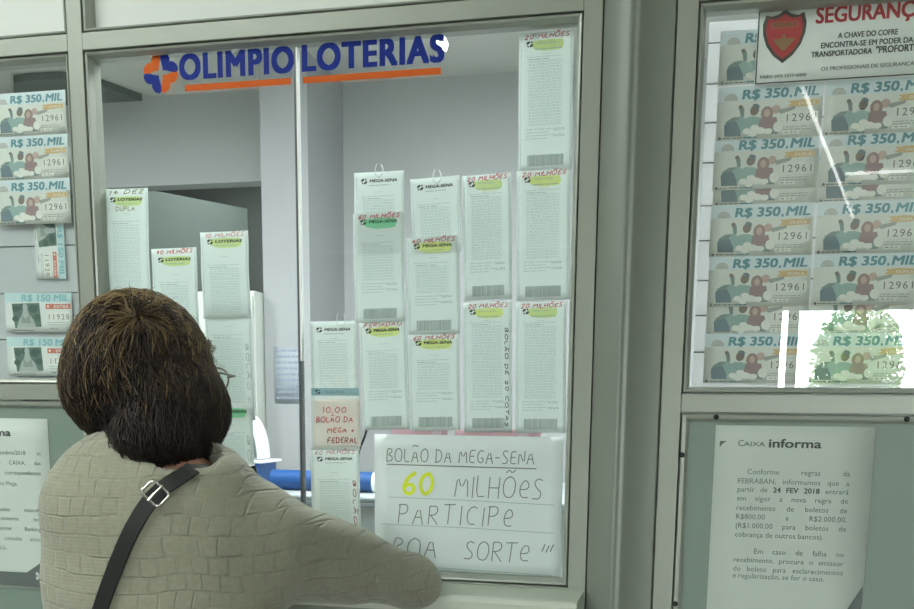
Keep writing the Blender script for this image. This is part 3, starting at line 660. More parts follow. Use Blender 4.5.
o = dup(t150); s = .80; o.scale = (s, 1, s); o.rotation_euler = (0, math.pi/2, 0); pc = P(48, 222, TY); o.location = (pc.x, TY+.001, P(48, 279, TY).z+TW*s/2); tag(o, 'pale ticket turned sideways, below the bright tickets in the left window', 'ticket', GLT)
lr = empty('display_board', (-1.4, TY+.006, 1.5)); tag(lr, 'pale slatted display board behind the tickets in the left window', 'display board')
b = MB()
for a_, c_ in ((1.392, 1.47), (1.47, 1.552), (1.552, 1.634), (1.634, 1.716), (1.716, 1.80)): b.box(-.34, .338, 0, .012, a_+.001-1.5, c_-.001-1.5, .0008)
b.build('slat', mat('board_grey', rgb(190, 194, 194), .5, 0, .3, .02, 6), lr)
b = MB(); b.box(-.339, .337, .0125, .016, 1.393-1.5, 1.799-1.5); b.build('back_board', SLOT, lr)
b = MB(); b.prism([(-.02, -.0005), (-.02, .03), (.012, -.0005)], 'y', -.0012, -.0004)

# security notice
a, c_ = P(757, 10, .033), P(755, 85.5, .033); H = a.z-c_.z; W = .256; x0 = (a.x+c_.x)/2
flatm = lambda u, v, o: (u, -o, v)
sn = sheet('security_notice', W, H, mat('notice_white', rgb(244, 247, 241), .5, 0, .3, .02, 10), flatm, nx=4, ny=4); sn.location = (x0+W/2, .0325, a.z-H/2)
tag(sn, 'white security notice with red heading and shield, top of the right window', 'notice')
N = H/72.0
def nx_(x): return (x-757)*N*1.0-W/2
def ny_(y): return H/2-y*N
I_DK = mat('notice_dark', rgb(60, 72, 68), .6); I_HEADR = mat('notice_red', rgb(176, 40, 44), .6)
k = Ink()
for q in ((0, 0, 1, .0016), ): pass
bw = .0018; e_ = .0012
k.rect(-W/2+e_, W/2-e_, H/2-e_-bw, H/2-e_, I_DK); k.rect(-W/2+e_, W/2-e_, -H/2+e_, -H/2+e_+bw, I_DK); k.rect(-W/2+e_, -W/2+e_+bw, -H/2+e_, H/2-e_, I_DK); k.rect(W/2-e_-bw, W/2-e_, -H/2+e_, H/2-e_, I_DK)
def at_px(px, py):                       # where a place on the notice falls in its own coordinates
    p = P(px, py, .0325); return p.x-(x0+W/2), p.z-(a.z-H/2)
xc, _ = at_px(869, 40)
xs0, ys0 = at_px(816, 23.5); xs1, _ = at_px(914, 16)
_, yl1 = at_px(865, 37); _, yl2 = at_px(865, 48); _, yl3 = at_px(865, 56.5); _, yl4 = at_px(865, 72)
k.text('SEGURANÇA', xs0, ys0, .0205, I_HEADR, bold=.035, width=(xs1-xs0)*1.135)
xa, _ = at_px(838, 36); xb, _ = at_px(898, 30); k.text('A CHAVE DO COFRE', xa, yl1+.0005, .0072, I_DK, bold=.03, width=xb-xa)
xa, _ = at_px(821, 48); xb, _ = at_px(913, 40); k.text('ENCONTRA-SE EM PODER DA', xa, at_px(821, 48.5)[1], .0072, I_DK, bold=.03, width=xb-xa)
xa, ya = at_px(811, 57.5); xb, _ = at_px(872, 50); k.text('TRANSPORTADORA', xa, ya, .0072, I_DK, bold=.03, width=xb-xa)
xa, ya = at_px(876, 52); xb, _ = at_px(914, 48); k.text('"PROFORTE"', xa, at_px(811, 57.5)[1], .0088, I_DK, bold=.035, width=(xb-xa)*1.16)
xa, ya = at_px(821, 71); k.text('OS PROFISSIONAIS DE SEGURANÇA', xa, ya, .0050, mat('notice_grey', rgb(96, 104, 100), .6), bold=.02, width=at_px(914, 65)[0]-xa)
xa, ya = at_px(760, 79); k.text('PABX: (47) 3377-6000', xa, ya, .0042, mat('notice_grey', rgb(96, 104, 100), .6), bold=.02, width=at_px(806, 73)[0]-xa)
k.build('notice_print', flatm, sn)
k = Ink()                                # shield
def shield(s_, m, layer):
    cx_, cy_ = at_px(784, 36); sc = .031*s_
    pts = [(-.85, .95), (-.6, .88), (-.3, .95), (0, 1.15), (.3, .95), (.6, .88), (.85, 1.0), (.98, .55), (.95, .1), (.78, -.4), (.45, -.85), (0, -1.2), (-.45, -.85), (-.78, -.4), (-.95, .1), (-.98, .55)]
    k.poly([(cx_+x*sc*1.0, cy_+y*sc) for x, y in pts], m, layer)
    return cx_, cy_
shield(1.0, mat('shield_rim', rgb(84, 78, 72), .5), 1); cx_, cy_ = shield(.84, mat('shield_red', rgb(190, 56, 58), .5), 2)
k.rect(cx_-.0195, cx_+.0195, cy_+.001, cy_+.0015, mat('shield_dark_red', rgb(128, 40, 42), .5), 3)
k.rect(cx_-.020, cx_+.020, cy_+.010, cy_+.0195, mat('shield_pale_red', rgb(190, 92, 84), .5), 3)
k.text('PROFORTE', cx_, cy_+.0115, .0062, mat('shield_gold', rgb(120, 96, 52), .5), align='c', bold=.04, width=.034, layer=4)
k.poly([(cx_-.016, cy_-.004), (cx_-.004, cy_-.004), (cx_, cy_+.003), (cx_+.004, cy_-.004), (cx_+.016, cy_-.004), (cx_+.010, cy_-.012), (cx_, cy_-.022), (cx_-.010, cy_-.012)], mat('shield_olive', rgb(150, 120, 78), .5), 4)
k.build('shield_emblem', flatm, sn)

# notices on the lower panels
def notice(xl, xr_, zt, zb, label):
    W, H = xr_-xl, zt-zb
    fm = lambda u, v, o: (u, -.0006-.0010*math.cos(5*v)*0-o, v)
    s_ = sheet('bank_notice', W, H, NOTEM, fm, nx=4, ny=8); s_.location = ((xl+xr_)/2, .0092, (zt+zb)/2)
    return tag(s_, label, 'notice'), W, H, fm
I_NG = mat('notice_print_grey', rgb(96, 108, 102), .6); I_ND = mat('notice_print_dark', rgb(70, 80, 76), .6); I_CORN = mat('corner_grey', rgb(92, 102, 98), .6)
xl, xr_ = P(716, 424, .009).x, P(876, 428, .009).x; zt = P(790, 426, .009).z
s_, W, H, fm = notice(xl, xr_, zt, zt-.325, 'white printed bank notice on the right lower panel, justified paragraphs')
def q_(px, py):
    p = P(px, py, .009); return p.x-s_.location.x, p.z-s_.location.z
k = Ink(); x, y = q_(720, 441); k.poly([(x, y), (x+.010, y), (x+.004, y-.004), (x, y-.010)], I_NG)
xa, ya = q_(738, 446); xb, _ = q_(765, 446); k.text('C', xa, ya, .0092, I_NG, bold=.005); k.text('AIXA', xa+.0085, ya, .0068, I_NG, bold=.005, width=xb-xa-.0085)
xa, ya = q_(769, 447); xb, yb = q_(821, 447); k.text('informa', xa, ya-.0004, .0125, I_ND, bold=.035, width=xb-xa)
L = [['Conforme', 'regras', 'da'], ['FEBRABAN,', 'informamos', 'que', 'a'], ['partir', 'de', '*24', '*FEV', '*2018', 'entrará'], ['em', 'vigor', 'a', 'nova', 'regra', 'de'], ['recebimento', 'de', 'boletos', 'de'], ['R$800,00', 'a', 'R$2.000,00,'], ['(R$1.000,00', 'para', 'boletos', 'de'], ['cobrança', 'de', 'outros', 'bancos).', '~'], [], ['Em', 'caso', 'de', 'falha', 'no'], ['recebimento,', 'procure', 'o', 'emissor'], ['do', 'boleto', 'para', 'esclarecimentos'], ['e', 'regularização,', 'se', 'for', 'o', 'caso.', '~']]
yy0 = q_(790, 475)[1]; xA, xB = q_(737, 500)[0], q_(848, 500)[0]
pys = [475, 484.5, 493, 502, 511.5, 520.5, 529.5, 538.5, 547, 555, 564, 573, 580]
def words(k, line, x0, x1, y, h, m, md):
    just = '~' not in line; ws = [w_ for w_ in line if w_ != '~']
    geo = []
    for w_ in ws:
        bold = w_.startswith('*'); t = w_.strip('*'); v, _f2 = text_geo(t, 0.0, 2); lo, hi = cap_h(); geo.append((t, bold, (v[:, 0].max()-v[:, 0].min())*h/(hi-lo)))
    tot = sum(g_[2] for g_ in geo); gap = (x1-x0-tot)/max(1, len(geo)-1) if just else .0038
    scale = 1.0
    if gap < .0016: scale = (x1-x0-.0018*(len(geo)-1))/tot; gap = .0018
    x = x0
    for t, bold, wd in geo:
        k.text(t, x, y, h, md if bold else m, bold=.03 if bold else 0, width=wd*scale, res=2); x += wd*scale+gap
for line, py_ in zip(L, pys):
    if line:
        yv = q_(790, py_)[1]; st = line[0]; ind = .013 if st == 'Conforme' else (.030 if st == 'Em' else 0)
        words(k, line, xA+ind, xB, yv, .0078, I_NG, I_ND)
k.build('notice_print', fm, s_)
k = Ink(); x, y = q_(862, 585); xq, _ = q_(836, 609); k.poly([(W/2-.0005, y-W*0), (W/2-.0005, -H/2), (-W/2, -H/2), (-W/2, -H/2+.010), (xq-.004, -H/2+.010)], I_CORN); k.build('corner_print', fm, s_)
xr_ = P(48, 430, .009).x; zt = P(30, 418.5, .009).z; zb = P(40, 590, .009).z
s_, W, H, fm = notice(xr_-.215, xr_, zt, zb, 'white printed bank notice on the left lower panel, beside the shoulder')
k = Ink()
def q2(px, py):
    p = P(px, py, .009); return p.x-s_.location.x, p.z-s_.location.z
xb, ya = q2(11, 436); k.text('informa', xb, ya, .0125, I_ND, bold=.035, width=.083, align='r'); k.text('CAIXA', xb-.089, ya+.0004, .007, I_NG, width=.034, align='r')
LL = [(455, ['Desde', 'setembro/2018', 'as']), (465, ['unidades', 'da', 'CAIXA,', 'das']), (475, ['lotéricas', 'e', 'correspondentes']), (486, ['recebem', 'boletos', 'Mega.', '~']), (512, ['O', 'pagamento', 'estando']), (521, ['vencido', 'somente', 'nos']), (531, ['canais', 'Internet', 'Banking']), (541, ['ou', 'caixas,', 'consulte', 'antes']), (551, ['em', 'www', 'CAIXA.', '~'])]
for py_, line in LL:
    xe = q2(41, py_)[0]; words(k, line, xe-.150, xe, q2(30, py_)[1], .0075, I_NG, I_ND)
k.build('notice_print', fm, s_)
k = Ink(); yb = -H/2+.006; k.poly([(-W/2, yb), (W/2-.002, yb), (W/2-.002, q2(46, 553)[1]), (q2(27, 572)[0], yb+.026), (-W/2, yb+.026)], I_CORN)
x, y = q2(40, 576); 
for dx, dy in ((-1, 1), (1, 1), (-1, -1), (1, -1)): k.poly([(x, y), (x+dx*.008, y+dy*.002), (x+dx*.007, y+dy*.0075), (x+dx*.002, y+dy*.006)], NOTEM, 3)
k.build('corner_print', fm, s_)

# ------------------------------------------------------------------ shop name on the glass
VB = mat('blue_vinyl', rgb(10, 38, 128), .6, 0, .2); VO = mat('orange_vinyl', rgb(198, 90, 22), .6, 0, .2)
sg = empty('shop_lettering', (-.66, GL-.0006, 1.89)); tag(sg, 'blue and orange shop name lettering across the top of the centre window', 'lettering')
def lm(u, v, o): return (u+.66-.66, -o*.6, v)
def raised(name, ink):
    o = ink.build(name, lambda u, v, o: (u+.66, -.0002*1-o*.4, v-1.89), sg); return o
xa, xb = P(181, 78, GL).x, P(293, 72, GL).x; zb = 1.8885; hc = .0375
k = Ink(); k.text('OLIMPIO', xa, zb, hc, VB, bold=.055, width=xb-xa, res=6, space=1.13); raised('name_word', k)
xa2, xb2 = P(303.5, 70, GL).x, P(443, 60, GL).x
k = Ink(); k.text('LOTERIAS', xa2, zb, hc, VB, bold=.055, width=xb2-xa2, res=6, space=1.13); raised('trade_word', k)
for x0_, x1_ in ((P(185, 85, GL).x, P(291, 78, GL).x), (P(303, 78, GL).x, P(441, 68, GL).x)):
    k = Ink(); k.rect(x0_, x1_, 1.8695, 1.8795, VO); raised('underline', k)
def heart(cx_, cz_, s_, ang, m):
    pts = []
    for i in range(36):
        t = 2*math.pi*i/36; x = 14*math.sin(t)**3; y = 13*math.cos(t)-5*math.cos(2*t)-2*math.cos(3*t)-math.cos(4*t); pts.append((x/17, (y+17)/30))
    c, q = math.cos(ang), math.sin(ang)
    return [(cx_+(x*c-y*q)*s_, cz_+(x*q+y*c)*s_) for x, y in pts]
pc = P(161, 73, GL)
for ang, m, nm in ((math.pi/4, VO, 'orange_petal'), (-math.pi/4, VB, 'blue_petal'), (3*math.pi/4, VB, 'blue_petal'), (-3*math.pi/4, VO, 'orange_petal')):
    k = Ink(); ox, oz = -math.sin(ang)*.0044, math.cos(ang)*.0044; k.poly(heart(pc.x+ox, pc.z+oz, .0255, ang, m), m); raised(nm, k)

# ------------------------------------------------------------------ things inside the booth
ct = empty('booth_counter', (-0.9, 1.5, 0)); tag(ct, 'pale counter with steel edge behind the glass, blue tube lying on it', 'counter')
b = MB(); b.box(-1.6, 1.2, -.42, .3, 1.07, 1.10, .004); b.build('countertop', mat('counter_grey', rgb(168, 174, 178), .5), ct)
b = MB(); b.box(-1.6, 1.2, -.38, .28, 0, 1.068); b.build('counter_front', mat('counter_front', rgb(196, 202, 206), .5), ct)
b = MB(); b.box(-1.6, 1.2, -.4265, -.4205, 1.074, 1.082, .001); b.box(-1.6, 1.2, -.4265, -.4205, 1.088, 1.096, .001); b.build('edge_rail', mat('edge_rail', rgb(150, 160, 166), .35, .5), ct)
a_, c_ = P(286, 481, 1.2), P(372, 473, 1.2); zc = 1.09+.030
e = empty('cardboard_tube', (0, 0, 0)); e.location = ((a_.x+c_.x)/2, 1.22, 1.131)
L_ = (c_.x-a_.x)/2; tag(e, 'blue cardboard tube with white end cap lying on the booth counter', 'tube')
b = MB(); b.tube([(-L_-.05, 0, 0), (L_, 0, 0)], .0300, 24); b.build('tube_body', BLUEM, e)
b = MB(); b.tube([(L_, 0, 0), (L_+.016, 0, 0), (L_+.022, 0, 0)], [.0305, .0305, .024], 24); b.build('end_cap', WHITEM, e)
p1, p2 = P(221, 461, 1.3), P(246, 480, 1.3)
e = empty('storage_box', ((p1.x+p2.x)/2, 1.42, 1.1005)); tag(e, 'blue storage box on the booth counter, white domed stand on its lid', 'box')
zt_ = P(265, 461, 1.36).z-1.1005
b = MB(); b.box(-.075, .057, -.06, .08, 0, zt_-.008, .003); b.build('box_body', BLUEM, e)
b = MB(); b.box(-.08, .075, -.066, .086, zt_-.008, zt_, .002); b.build('box_lid', WHITEM, e)
bz = 1.1005+zt_+.0005
e2 = empty('domed_display', (e.location.x, 1.43, bz)); tag(e2, 'white domed stand with dark screen on the blue box', 'display')
arc = [(.065*math.cos(t)-.02, .145*math.sin(t)) for t in np.linspace(0.02, math.pi-.02, 25)]
arc2 = [(.055*math.cos(t)-.02, .132*math.sin(t)) for t in np.linspace(math.pi-.02, 0.02, 25)]
b = MB(); n = len(arc); pts3 = arc+arc2; vs = [(x, -.03, z) for x, z in pts3]+[(x, .05, z) for x, z in pts3]; m_ = len(pts3)
fs = [(i, i+1, m_-2-i, m_-1-i) for i in range(n-1)]; fs = [f_ for f_ in fs]; fs2 = [tuple(m_+k_ for k_ in f_[::-1]) for f_ in fs]; sd = [(i, (i+1) % m_, m_+(i+1) % m_, m_+i) for i in range(m_)]
b.add(vs, fs+fs2+sd); b.build('dome_shell', WHITEM, e2)
b = MB(); b.prism([(x*.97-.0006, z*.97+.002) for x, z in arc2], 'y', .0, .03); b.build('screen', mat('dull_screen', rgb(120, 136, 138), .3), e2)
b = MB(); b.box(-.055, -.03, -.012, -.001, .003, .035, .001); b.box(-.026, -.006, -.012, -.001, .003, .022, .001); b.build('button_block', mat('grey_buttons', rgb(88, 100, 102), .5), e2)
p = [P(x, y, 1.25) for x, y in ((371, 404), (372, 425), (368, 440), (362, 452), (361, 466))]
b = MB(); cc = []
for i in range(len(p)-1):
    for q in range(6): cc.append(p[i].lerp(p[i+1], q/6))
cc = [(sum((cc[max(0, min(len(cc)-1, i+d))] for d in range(-3, 4)), Vector())/7) for i in range(len(cc))]
cc = [Vector((v.x, 1.215, v.z+.004)) for v in cc]; cc.append(Vector((cc[-1].x-.01, 1.205, 1.1625))); b.tube(cc[0:], .0035, 8)
tag(b.build('black_cable', BLACKM), 'thin black cable hanging down behind the cream note', 'cable')
b = MB(); pa = P(250, 296, 2.0); pb = P(275, 296, 2.0)
cb = empty('white_cabinet', (-1.83, 2.35, 0)); tag(cb, 'white cabinet against the booth back wall, beside the pillar', 'cabinet')
b.box(-.45, .125, -.22, .24, 0.05, 1.79, .004); b.build('cabinet_body', LAMINATE, cb)
b = MB(); b.box(-.445, -.165, -.236, -.222, .08, 1.77, .003); b.build('door', LAMINATE, cb); b = MB(); b.box(-.158, .120, -.236, -.222, .08, 1.77, .003); b.build('door', LAMINATE, cb)
b = MB(); b.box(-.44, .115, -.2, .22, 0, .05); b.build('plinth', DKPANEL, cb)
pn = empty('partition_screen', (-2.5, 3.15, 0)); tag(pn, 'dark grey partition screen standing in the doorway behind the receipts', 'partition')
A_ = P(110, 184, 2.75); B_ = P(245, 208, 3.45)
zt_ = (A_.z+B_.z)/2; d_ = Vector((B_.x-A_.x, .70, 0)); ang = math.atan2(d_.y, d_.x); ln = d_.length
pn.location = ((A_.x+B_.x)/2, 3.10, 0); pn.rotation_euler = (0, 0, ang)
b = MB(); b.box(-ln/2, ln/2, -.02, .02, .06, zt_, .004); b.build('screen_panel', DKPANEL, pn)
for sx in (-1, 1):
    b = MB(); b.box(sx*ln*.4-.02, sx*ln*.4+.02, -.15, .15, 0, .06, .004); b.build('foot', BLACKM, pn)
pl = P(292, 375, 2.18)
ps = sheet('blue_poster', .115, .22, mat('poster_blue_white', rgb(166, 173, 182), .6), lambda u, v, o: (u, -o, v), nx=2, ny=2); ps.location = (-1.60, 2.196, pl.z)
tag(ps, 'small bluish printed sheet on the white pillar inside the booth', 'poster')
k = Ink()
for i in range(9): dashes(k, -.048, .048, .095-i*.023, .009, mat('poster_print', rgb(150, 160, 176), .6), .02, .003)
k.build('poster_print', lambda u, v, o: (u, -o, v), ps)

# ------------------------------------------------------------------ outside, seen mirrored in the right window
tr = empty('tree', (2.05, -13.2, -.02)); tag(tr, 'leafy street tree outside the entrance, mirrored in the right window', 'tree')
b = MB(); b.tube([(0, 0, 0), (.03, 0, .7), (-.02, .02, 1.4), (.05, 0, 2.2)], [.10, .08, .07, .05], 10); b.build('trunk', mat('bark', rgb(90, 78, 64), .9, 0, .2, .2, 20), tr)
b = MB(); R_ = np.random.default_rng(3)
for i in range(4200):
    d_ = R_.normal(size=3); d_ /= np.linalg.norm(d_); c0 = np.array([0.02, 0, 1.95])+d_*np.array([.62, .6, .85])*(R_.random()**.4)
    u1 = R_.normal(size=3); u1 /= np.linalg.norm(u1); u2 = np.cross(u1, R_.normal(size=3)); u2 /= np.linalg.norm(u2); l_ = .052
    b.add([c0-u1*l_, c0+u2*l_*.5, c0+u1*l_, c0-u2*l_*.5], [(0, 1, 2, 3)])
b.build('foliage', mat('leaf_green', rgb(96, 128, 62), .6, 0, .3, .25, 3), tr, normals=False)

# ================================================================== THE CUSTOMER
def n3(v): return v/np.linalg.norm(v)
def cap(p, a, b, ra, rb):
    a, b = np.asarray(a, float), np.asarray(b, float); ab = b-a; t = np.clip(((p-a)@ab)/(ab@ab), 0, 1)
    return np.linalg.norm(p-a-t[..., None]*ab, axis=-1)-(ra+(rb-ra)*t)
def ell(p, c, r, M=None):
    q = p-np.asarray(c, float)
    if M is not None: q = q@M               # columns of M are the local axes
    r = np.asarray(r, float); k0 = np.linalg.norm(q/r, axis=-1); k1 = np.linalg.norm(q/(r*r), axis=-1)
    return k0*(k0-1)/np.maximum(k1, 1e-6)
def smin(a, b, k):
    h = np.clip(.5+.5*(b-a)/k, 0, 1); return b+(a-b)*h-k*h*(1-h)
def smin_all(ds, k):
    d = ds[0]
    for e_ in ds[1:]: d = smin(d, e_, k)
    return d
def rotz(a):
    c, q = math.cos(a), math.sin(a); return np.array([[c, -q, 0], [q, c, 0], [0, 0, 1.]])
def rotx(a):
    c, q = math.cos(a), math.sin(a); return np.array([[1, 0, 0], [0, c, -q], [0, q, c.real]])
def surface(f, lo, hi, h):                # surface nets
    lo, hi = np.array(lo), np.array(hi); n = np.ceil((hi-lo)/h).astype(int)+1
    ax = [lo[i]+h*np.arange(n[i]) for i in range(3)]
    V = np.empty(n)
    for i in range(0, n[0], 16):
        g_ = np.stack(np.meshgrid(ax[0][i:i+16], ax[1], ax[2], indexing='ij'), -1); V[i:i+16] = f(g_)
    S = V < 0; acc = np.zeros(tuple(n-1)+(3,)); cnt = np.zeros(tuple(n-1))
    m = n-1
    for d in range(3):
        o = [q for q in range(3) if q != d]
        for a in (0, 1):
            for b in (0, 1):
                sl0 = [None]*3; sl1 = [None]*3
                sl0[d] = slice(0, m[d]); sl1[d] = slice(1, n[d])
                for q, e_ in zip(o, (a, b)): sl0[q] = sl1[q] = slice(e_, e_+m[q])
                v0, v1 = V[tuple(sl0)], V[tuple(sl1)]; cr = (v0 < 0) != (v1 < 0)
                t = np.where(cr, v0/np.where(cr, v0-v1, 1), 0)
                pos = np.zeros(v0.shape+(3,)); pos[..., d] = t; pos[..., o[0]] = a; pos[..., o[1]] = b
                acc += pos*cr[..., None]; cnt += cr
    act = cnt > 0; idx = -np.ones(act.shape, int); idx[act] = np.arange(act.sum())
    base = np.stack(np.meshgrid(*[np.arange(k_) for k_ in m], indexing='ij'), -1)[act]
    verts = lo+h*(base+acc[act]/cnt[act][:, None]); faces = []
    for d in range(3):
        o = [q for q in range(3) if q != d]
        sl0 = [slice(1, m[q]) for q in range(3)]; sl1 = list(sl0); sl0[d] = slice(0, m[d]); sl1[d] = slice(1, n[d])
        s0, s1 = S[tuple(sl0)], S[tuple(sl1)]; ch = np.argwhere(s0 != s1)
        if not len(ch): continue
        flip = s0[s0 != s1]; off = np.ones(3, int); off[d] = 0; c = ch+off
        def at(da, db):
            q = c.copy(); q[:, o[0]] -= da; q[:, o[1]] -= db; return idx[q[:, 0], q[:, 1], q[:, 2]]
        F = np.stack([at(1, 1), at(0, 1), at(0, 0), at(1, 0)], 1)
        if d == 1: flip = ~flip
        F[~flip] = F[~flip][:, ::-1]; faces.append(F)
    F = np.vstack(faces); F = F[(F >= 0).all(1)]
    return verts, F
def sdf_obj(name, f, lo, hi, h, m, parent, disp=None, root=None, smooth=1):
    v, F = surface(f, lo, hi, h)
    for _ in range(smooth):                # even out the net a little
        nb = np.zeros_like(v); c = np.zeros(len(v))
        for k_ in range(4):
            a, b = F[:, k_], F[:, (k_+1) % 4]; np.add.at(nb, a, v[b]); np.add.at(c, a, 1); np.add.at(nb, b, v[a]); np.add.at(c, b, 1)
        v = v*.5+.5*nb/np.maximum(c, 1)[:, None]
    me = bpy.data.meshes.new(name); me.from_pydata((v-np.array(root)).tolist(), [], F.tolist())
    me.polygons.foreach_set('use_smooth', [True]*len(me.polygons)); me.update()
    return link(name, me, m, parent)

def A(px, py, Y): return np.array(P(px, py, Y))
ROOT = np.array([-0.70, -0.50, 0.0])
person = empty('person', ROOT); tag(person, 'woman with short brown hair and grey knitted sweater, leaning on the ledge', 'person')
HC = A(143, 372, -.375)                    # middle of the skull
HM = rotz(-.24)@rotx(-.10)                 # face turned a little right and down
def hp(x, y, z): return HC+HM@np.array([x, y, z])
NECK0 = np.array([-.655, -.420, 1.212])
SH_R = A(266, 541, -.36); EL_R = np.array([-.428, -.112, 1.086]); WR_R = np.array([-.585, -.060, 1.106])
SH_L = np.array([-.741, -.445, 1.236]); EL_L = np.array([-.765, -.235, 1.085]); WR_L = np.array([-.735, -.072, 1.108])
TR_ = rotz(.20)                            # right shoulder forward
CH = np.array([-.678, -.425, 1.120])
def torso_d(p, g=0.0):
    q = (p-CH)@TR_; q = q*np.array([1, 1.48, 1]); trunk = cap(q, (0, 0, .045), (.004, .0, -.36), .147+g*1.2, .160+g*1.2)/1.22
    d = [trunk,
         cap(p, SH_L+[.02, 0, .005], NECK0+[0, 0, .012], .050+g, .054+g), cap(p, SH_R+[-.03, 0, .015], NECK0+[0, 0, .012], .052+g, .054+g)]
    return smin_all(d, .05)
def arm_d(p, s_, e_, w_, g=0.0, r=(.050, .040, .028)):
    return smin(cap(p, s_, e_, r[0]+g, r[1]+g), cap(p, e_, w_, r[1]+g, r[2]+g), .02)
FACE = []
def head_d(p):
    q = (p-HC)@HM
    d = ell(q, (0, -.004, .004), (.070, .086, .082)); d = smin(d, ell(q, (0, .030, -.045), (.056, .062, .066)), .04)
    d = smin(d, ell(q, (0, .062, -.085), (.026, .022, .020)), .025)
    d = smin(d, cap(q, (0, .086, .005), (0, .106, -.030), .007, .012), .012)
    d = smin(d, cap(q, (-.030, .078, .022), (.030, .078, .022), .010, .010), .012)
    for sx in (-1, 1):
        d = smin(d, ell(q, (sx*.032, .072, -.030), (.020, .016, .018)), .015)
        d = smin(d, ell(q, (sx*.074, -.002, -.012), (.008, .017, .028)), .006)
        d = np.maximum(d, -(ell(q, (sx*.030, .098, .004), (.014, .012, .009))))
    d = smin(d, cap(q, (-.018, .083, -.060), (.018, .083, -.060), .0065, .0065), .006)
    return d
def hand_segs(w_, dirv, up):
    f = n3(np.asarray(dirv, float)); u_ = n3(np.asarray(up, float)-f*(f@np.asarray(up, float))); sd = np.cross(f, u_); out = []
    palm = [(w_+f*.012+sd*k_*.022, w_+f*.078+sd*k_*.030, .014, .0115) for k_ in (-1, -.33, .33, 1)]
    fin = []
    for k_, L_ in zip((-1, -.33, .33, 1), (.058, .072, .078, .068)):
        b0 = w_+f*.080+sd*k_*.030; m1 = b0+f*L_*.45+u_*.006+sd*k_*.004; m2 = m1+f*L_*.30-u_*.008; t_ = m2+f*L_*.22-u_*.012
        fin += [(b0, m1, .0092, .0085), (m1, m2, .0085, .0078), (m2, t_, .0078, .0066)]
    th0 = w_+f*.030+sd*.024; th1 = th0+f*.030+sd*.030; th2 = th1+f*.030+sd*.008
    thumb = [(th0, th1, .0125, .0100), (th1, th2, .0098, .0075)]
    return palm, fin+thumb
HANDS = [hand_segs(WR_R+np.array([-.012, 0, -.008]), (-1, .12, -.08), (0, 0, 1)), hand_segs(WR_L+np.array([.01, .0, -.008]), (1, .05, -.08), (0, 0, 1))]
def hand_d(p, H_):
    pal = smin_all([cap(p, *q) for q in H_[0]], .012); fi = np.minimum.reduce([cap(p, *q) for q in H_[1]]); return smin(pal, fi, .004)
HIP_L, HIP_R = np.array([-.775, -.47, .80]), np.array([-.610, -.435, .80])
KN_L, KN_R = np.array([-.770, -.46, .45]), np.array([-.600, -.43, .45])
AN_L, AN_R = np.array([-.775, -.53, .075]), np.array([-.600, -.50, .075])
def legs_d(p, g=0.0):
    d = [smin(cap(p, h_, k_, .078+g, .052+g), cap(p, k_, a_, .052+g, .034+g), .02) for h_, k_, a_ in ((HIP_L, KN_L, AN_L), (HIP_R, KN_R, AN_R))]
    return smin(smin(d[0], d[1], .02), ell(p, (-.692, -.45, .84), (.150+g, .108+g, .11+g), TR_), .04)
def LEDGE(p): return np.maximum(np.maximum(p[..., 2]-1.0665, 1.030-p[..., 2]), -.109-p[..., 1])
def body_d(p):
    d = smin(head_d(p), cap(p, NECK0+[0, .015, -.02], hp(0, -.01, -.05), .049, .045), .03)
    d = smin(d, np.maximum(torso_d(p, -.014), .84-p[..., 2]), .03)
    for s_, e_, w_, H_ in ((SH_R, EL_R, WR_R, HANDS[0]), (SH_L, EL_L, WR_L, HANDS[1])):
        d = smin(d, arm_d(p, s_, e_, w_, -.010, (.05, .040, .032)), .03)
        d = smin(d, hand_d(p, H_), .008)
    d = smin(d, legs_d(p, -.012), .02)
    d = np.maximum(d, -LEDGE(p))
    for a_ in (AN_L, AN_R): d = smin(d, cap(p, a_+[0, -.01, -.045], a_+[0, .12, -.052], .024, .018), .02)
    return d
SKIN = mat('skin', rgb(214, 158, 134), .5, 0, .4, .04, 30, .05, 300)
body = sdf_obj('body', body_d, (-1.0, -.70, -.01), (-.36, .06, 1.56), .0065, SKIN, person, root=ROOT)
E_W = mat('eye_white', rgb(232, 230, 224), .25); E_I = mat('eye_brown', rgb(64, 44, 32), .25); LIP = mat('lip', rgb(176, 96, 92), .45)
for sx in (-1, 1):
    c0 = hp(sx*.030, .080, .004)-ROOT; b = MB(); b.ball(c0, .0125, 0); c1 = hp(sx*.030, .0905, .003)-ROOT; b.ball(c1, .0042, 1); b.build('eye', [E_W, E_I], person)
    b = MB(); b.tube([hp(sx*.014, .090, .021)-ROOT, hp(sx*.030, .090, .026)-ROOT, hp(sx*.046, .080, .021)-ROOT], [.002, .003, .0015], 8); b.build('eyebrow', mat('brow_hair', rgb(60, 44, 34), .7), person)
b = MB(); b.tube([hp(-.022, .084, -.059)-ROOT, hp(-.008, .0915, -.056)-ROOT, hp(.008, .0915, -.056)-ROOT, hp(.022, .084, -.059)-ROOT], [.0015, .004, .004, .0015], 8)
b.tube([hp(-.018, .085, -.062)-ROOT, hp(0, .0915, -.066)-ROOT, hp(.018, .085, -.062)-ROOT], [.0015, .0045, .0015], 8); b.build('lips', LIP, person)
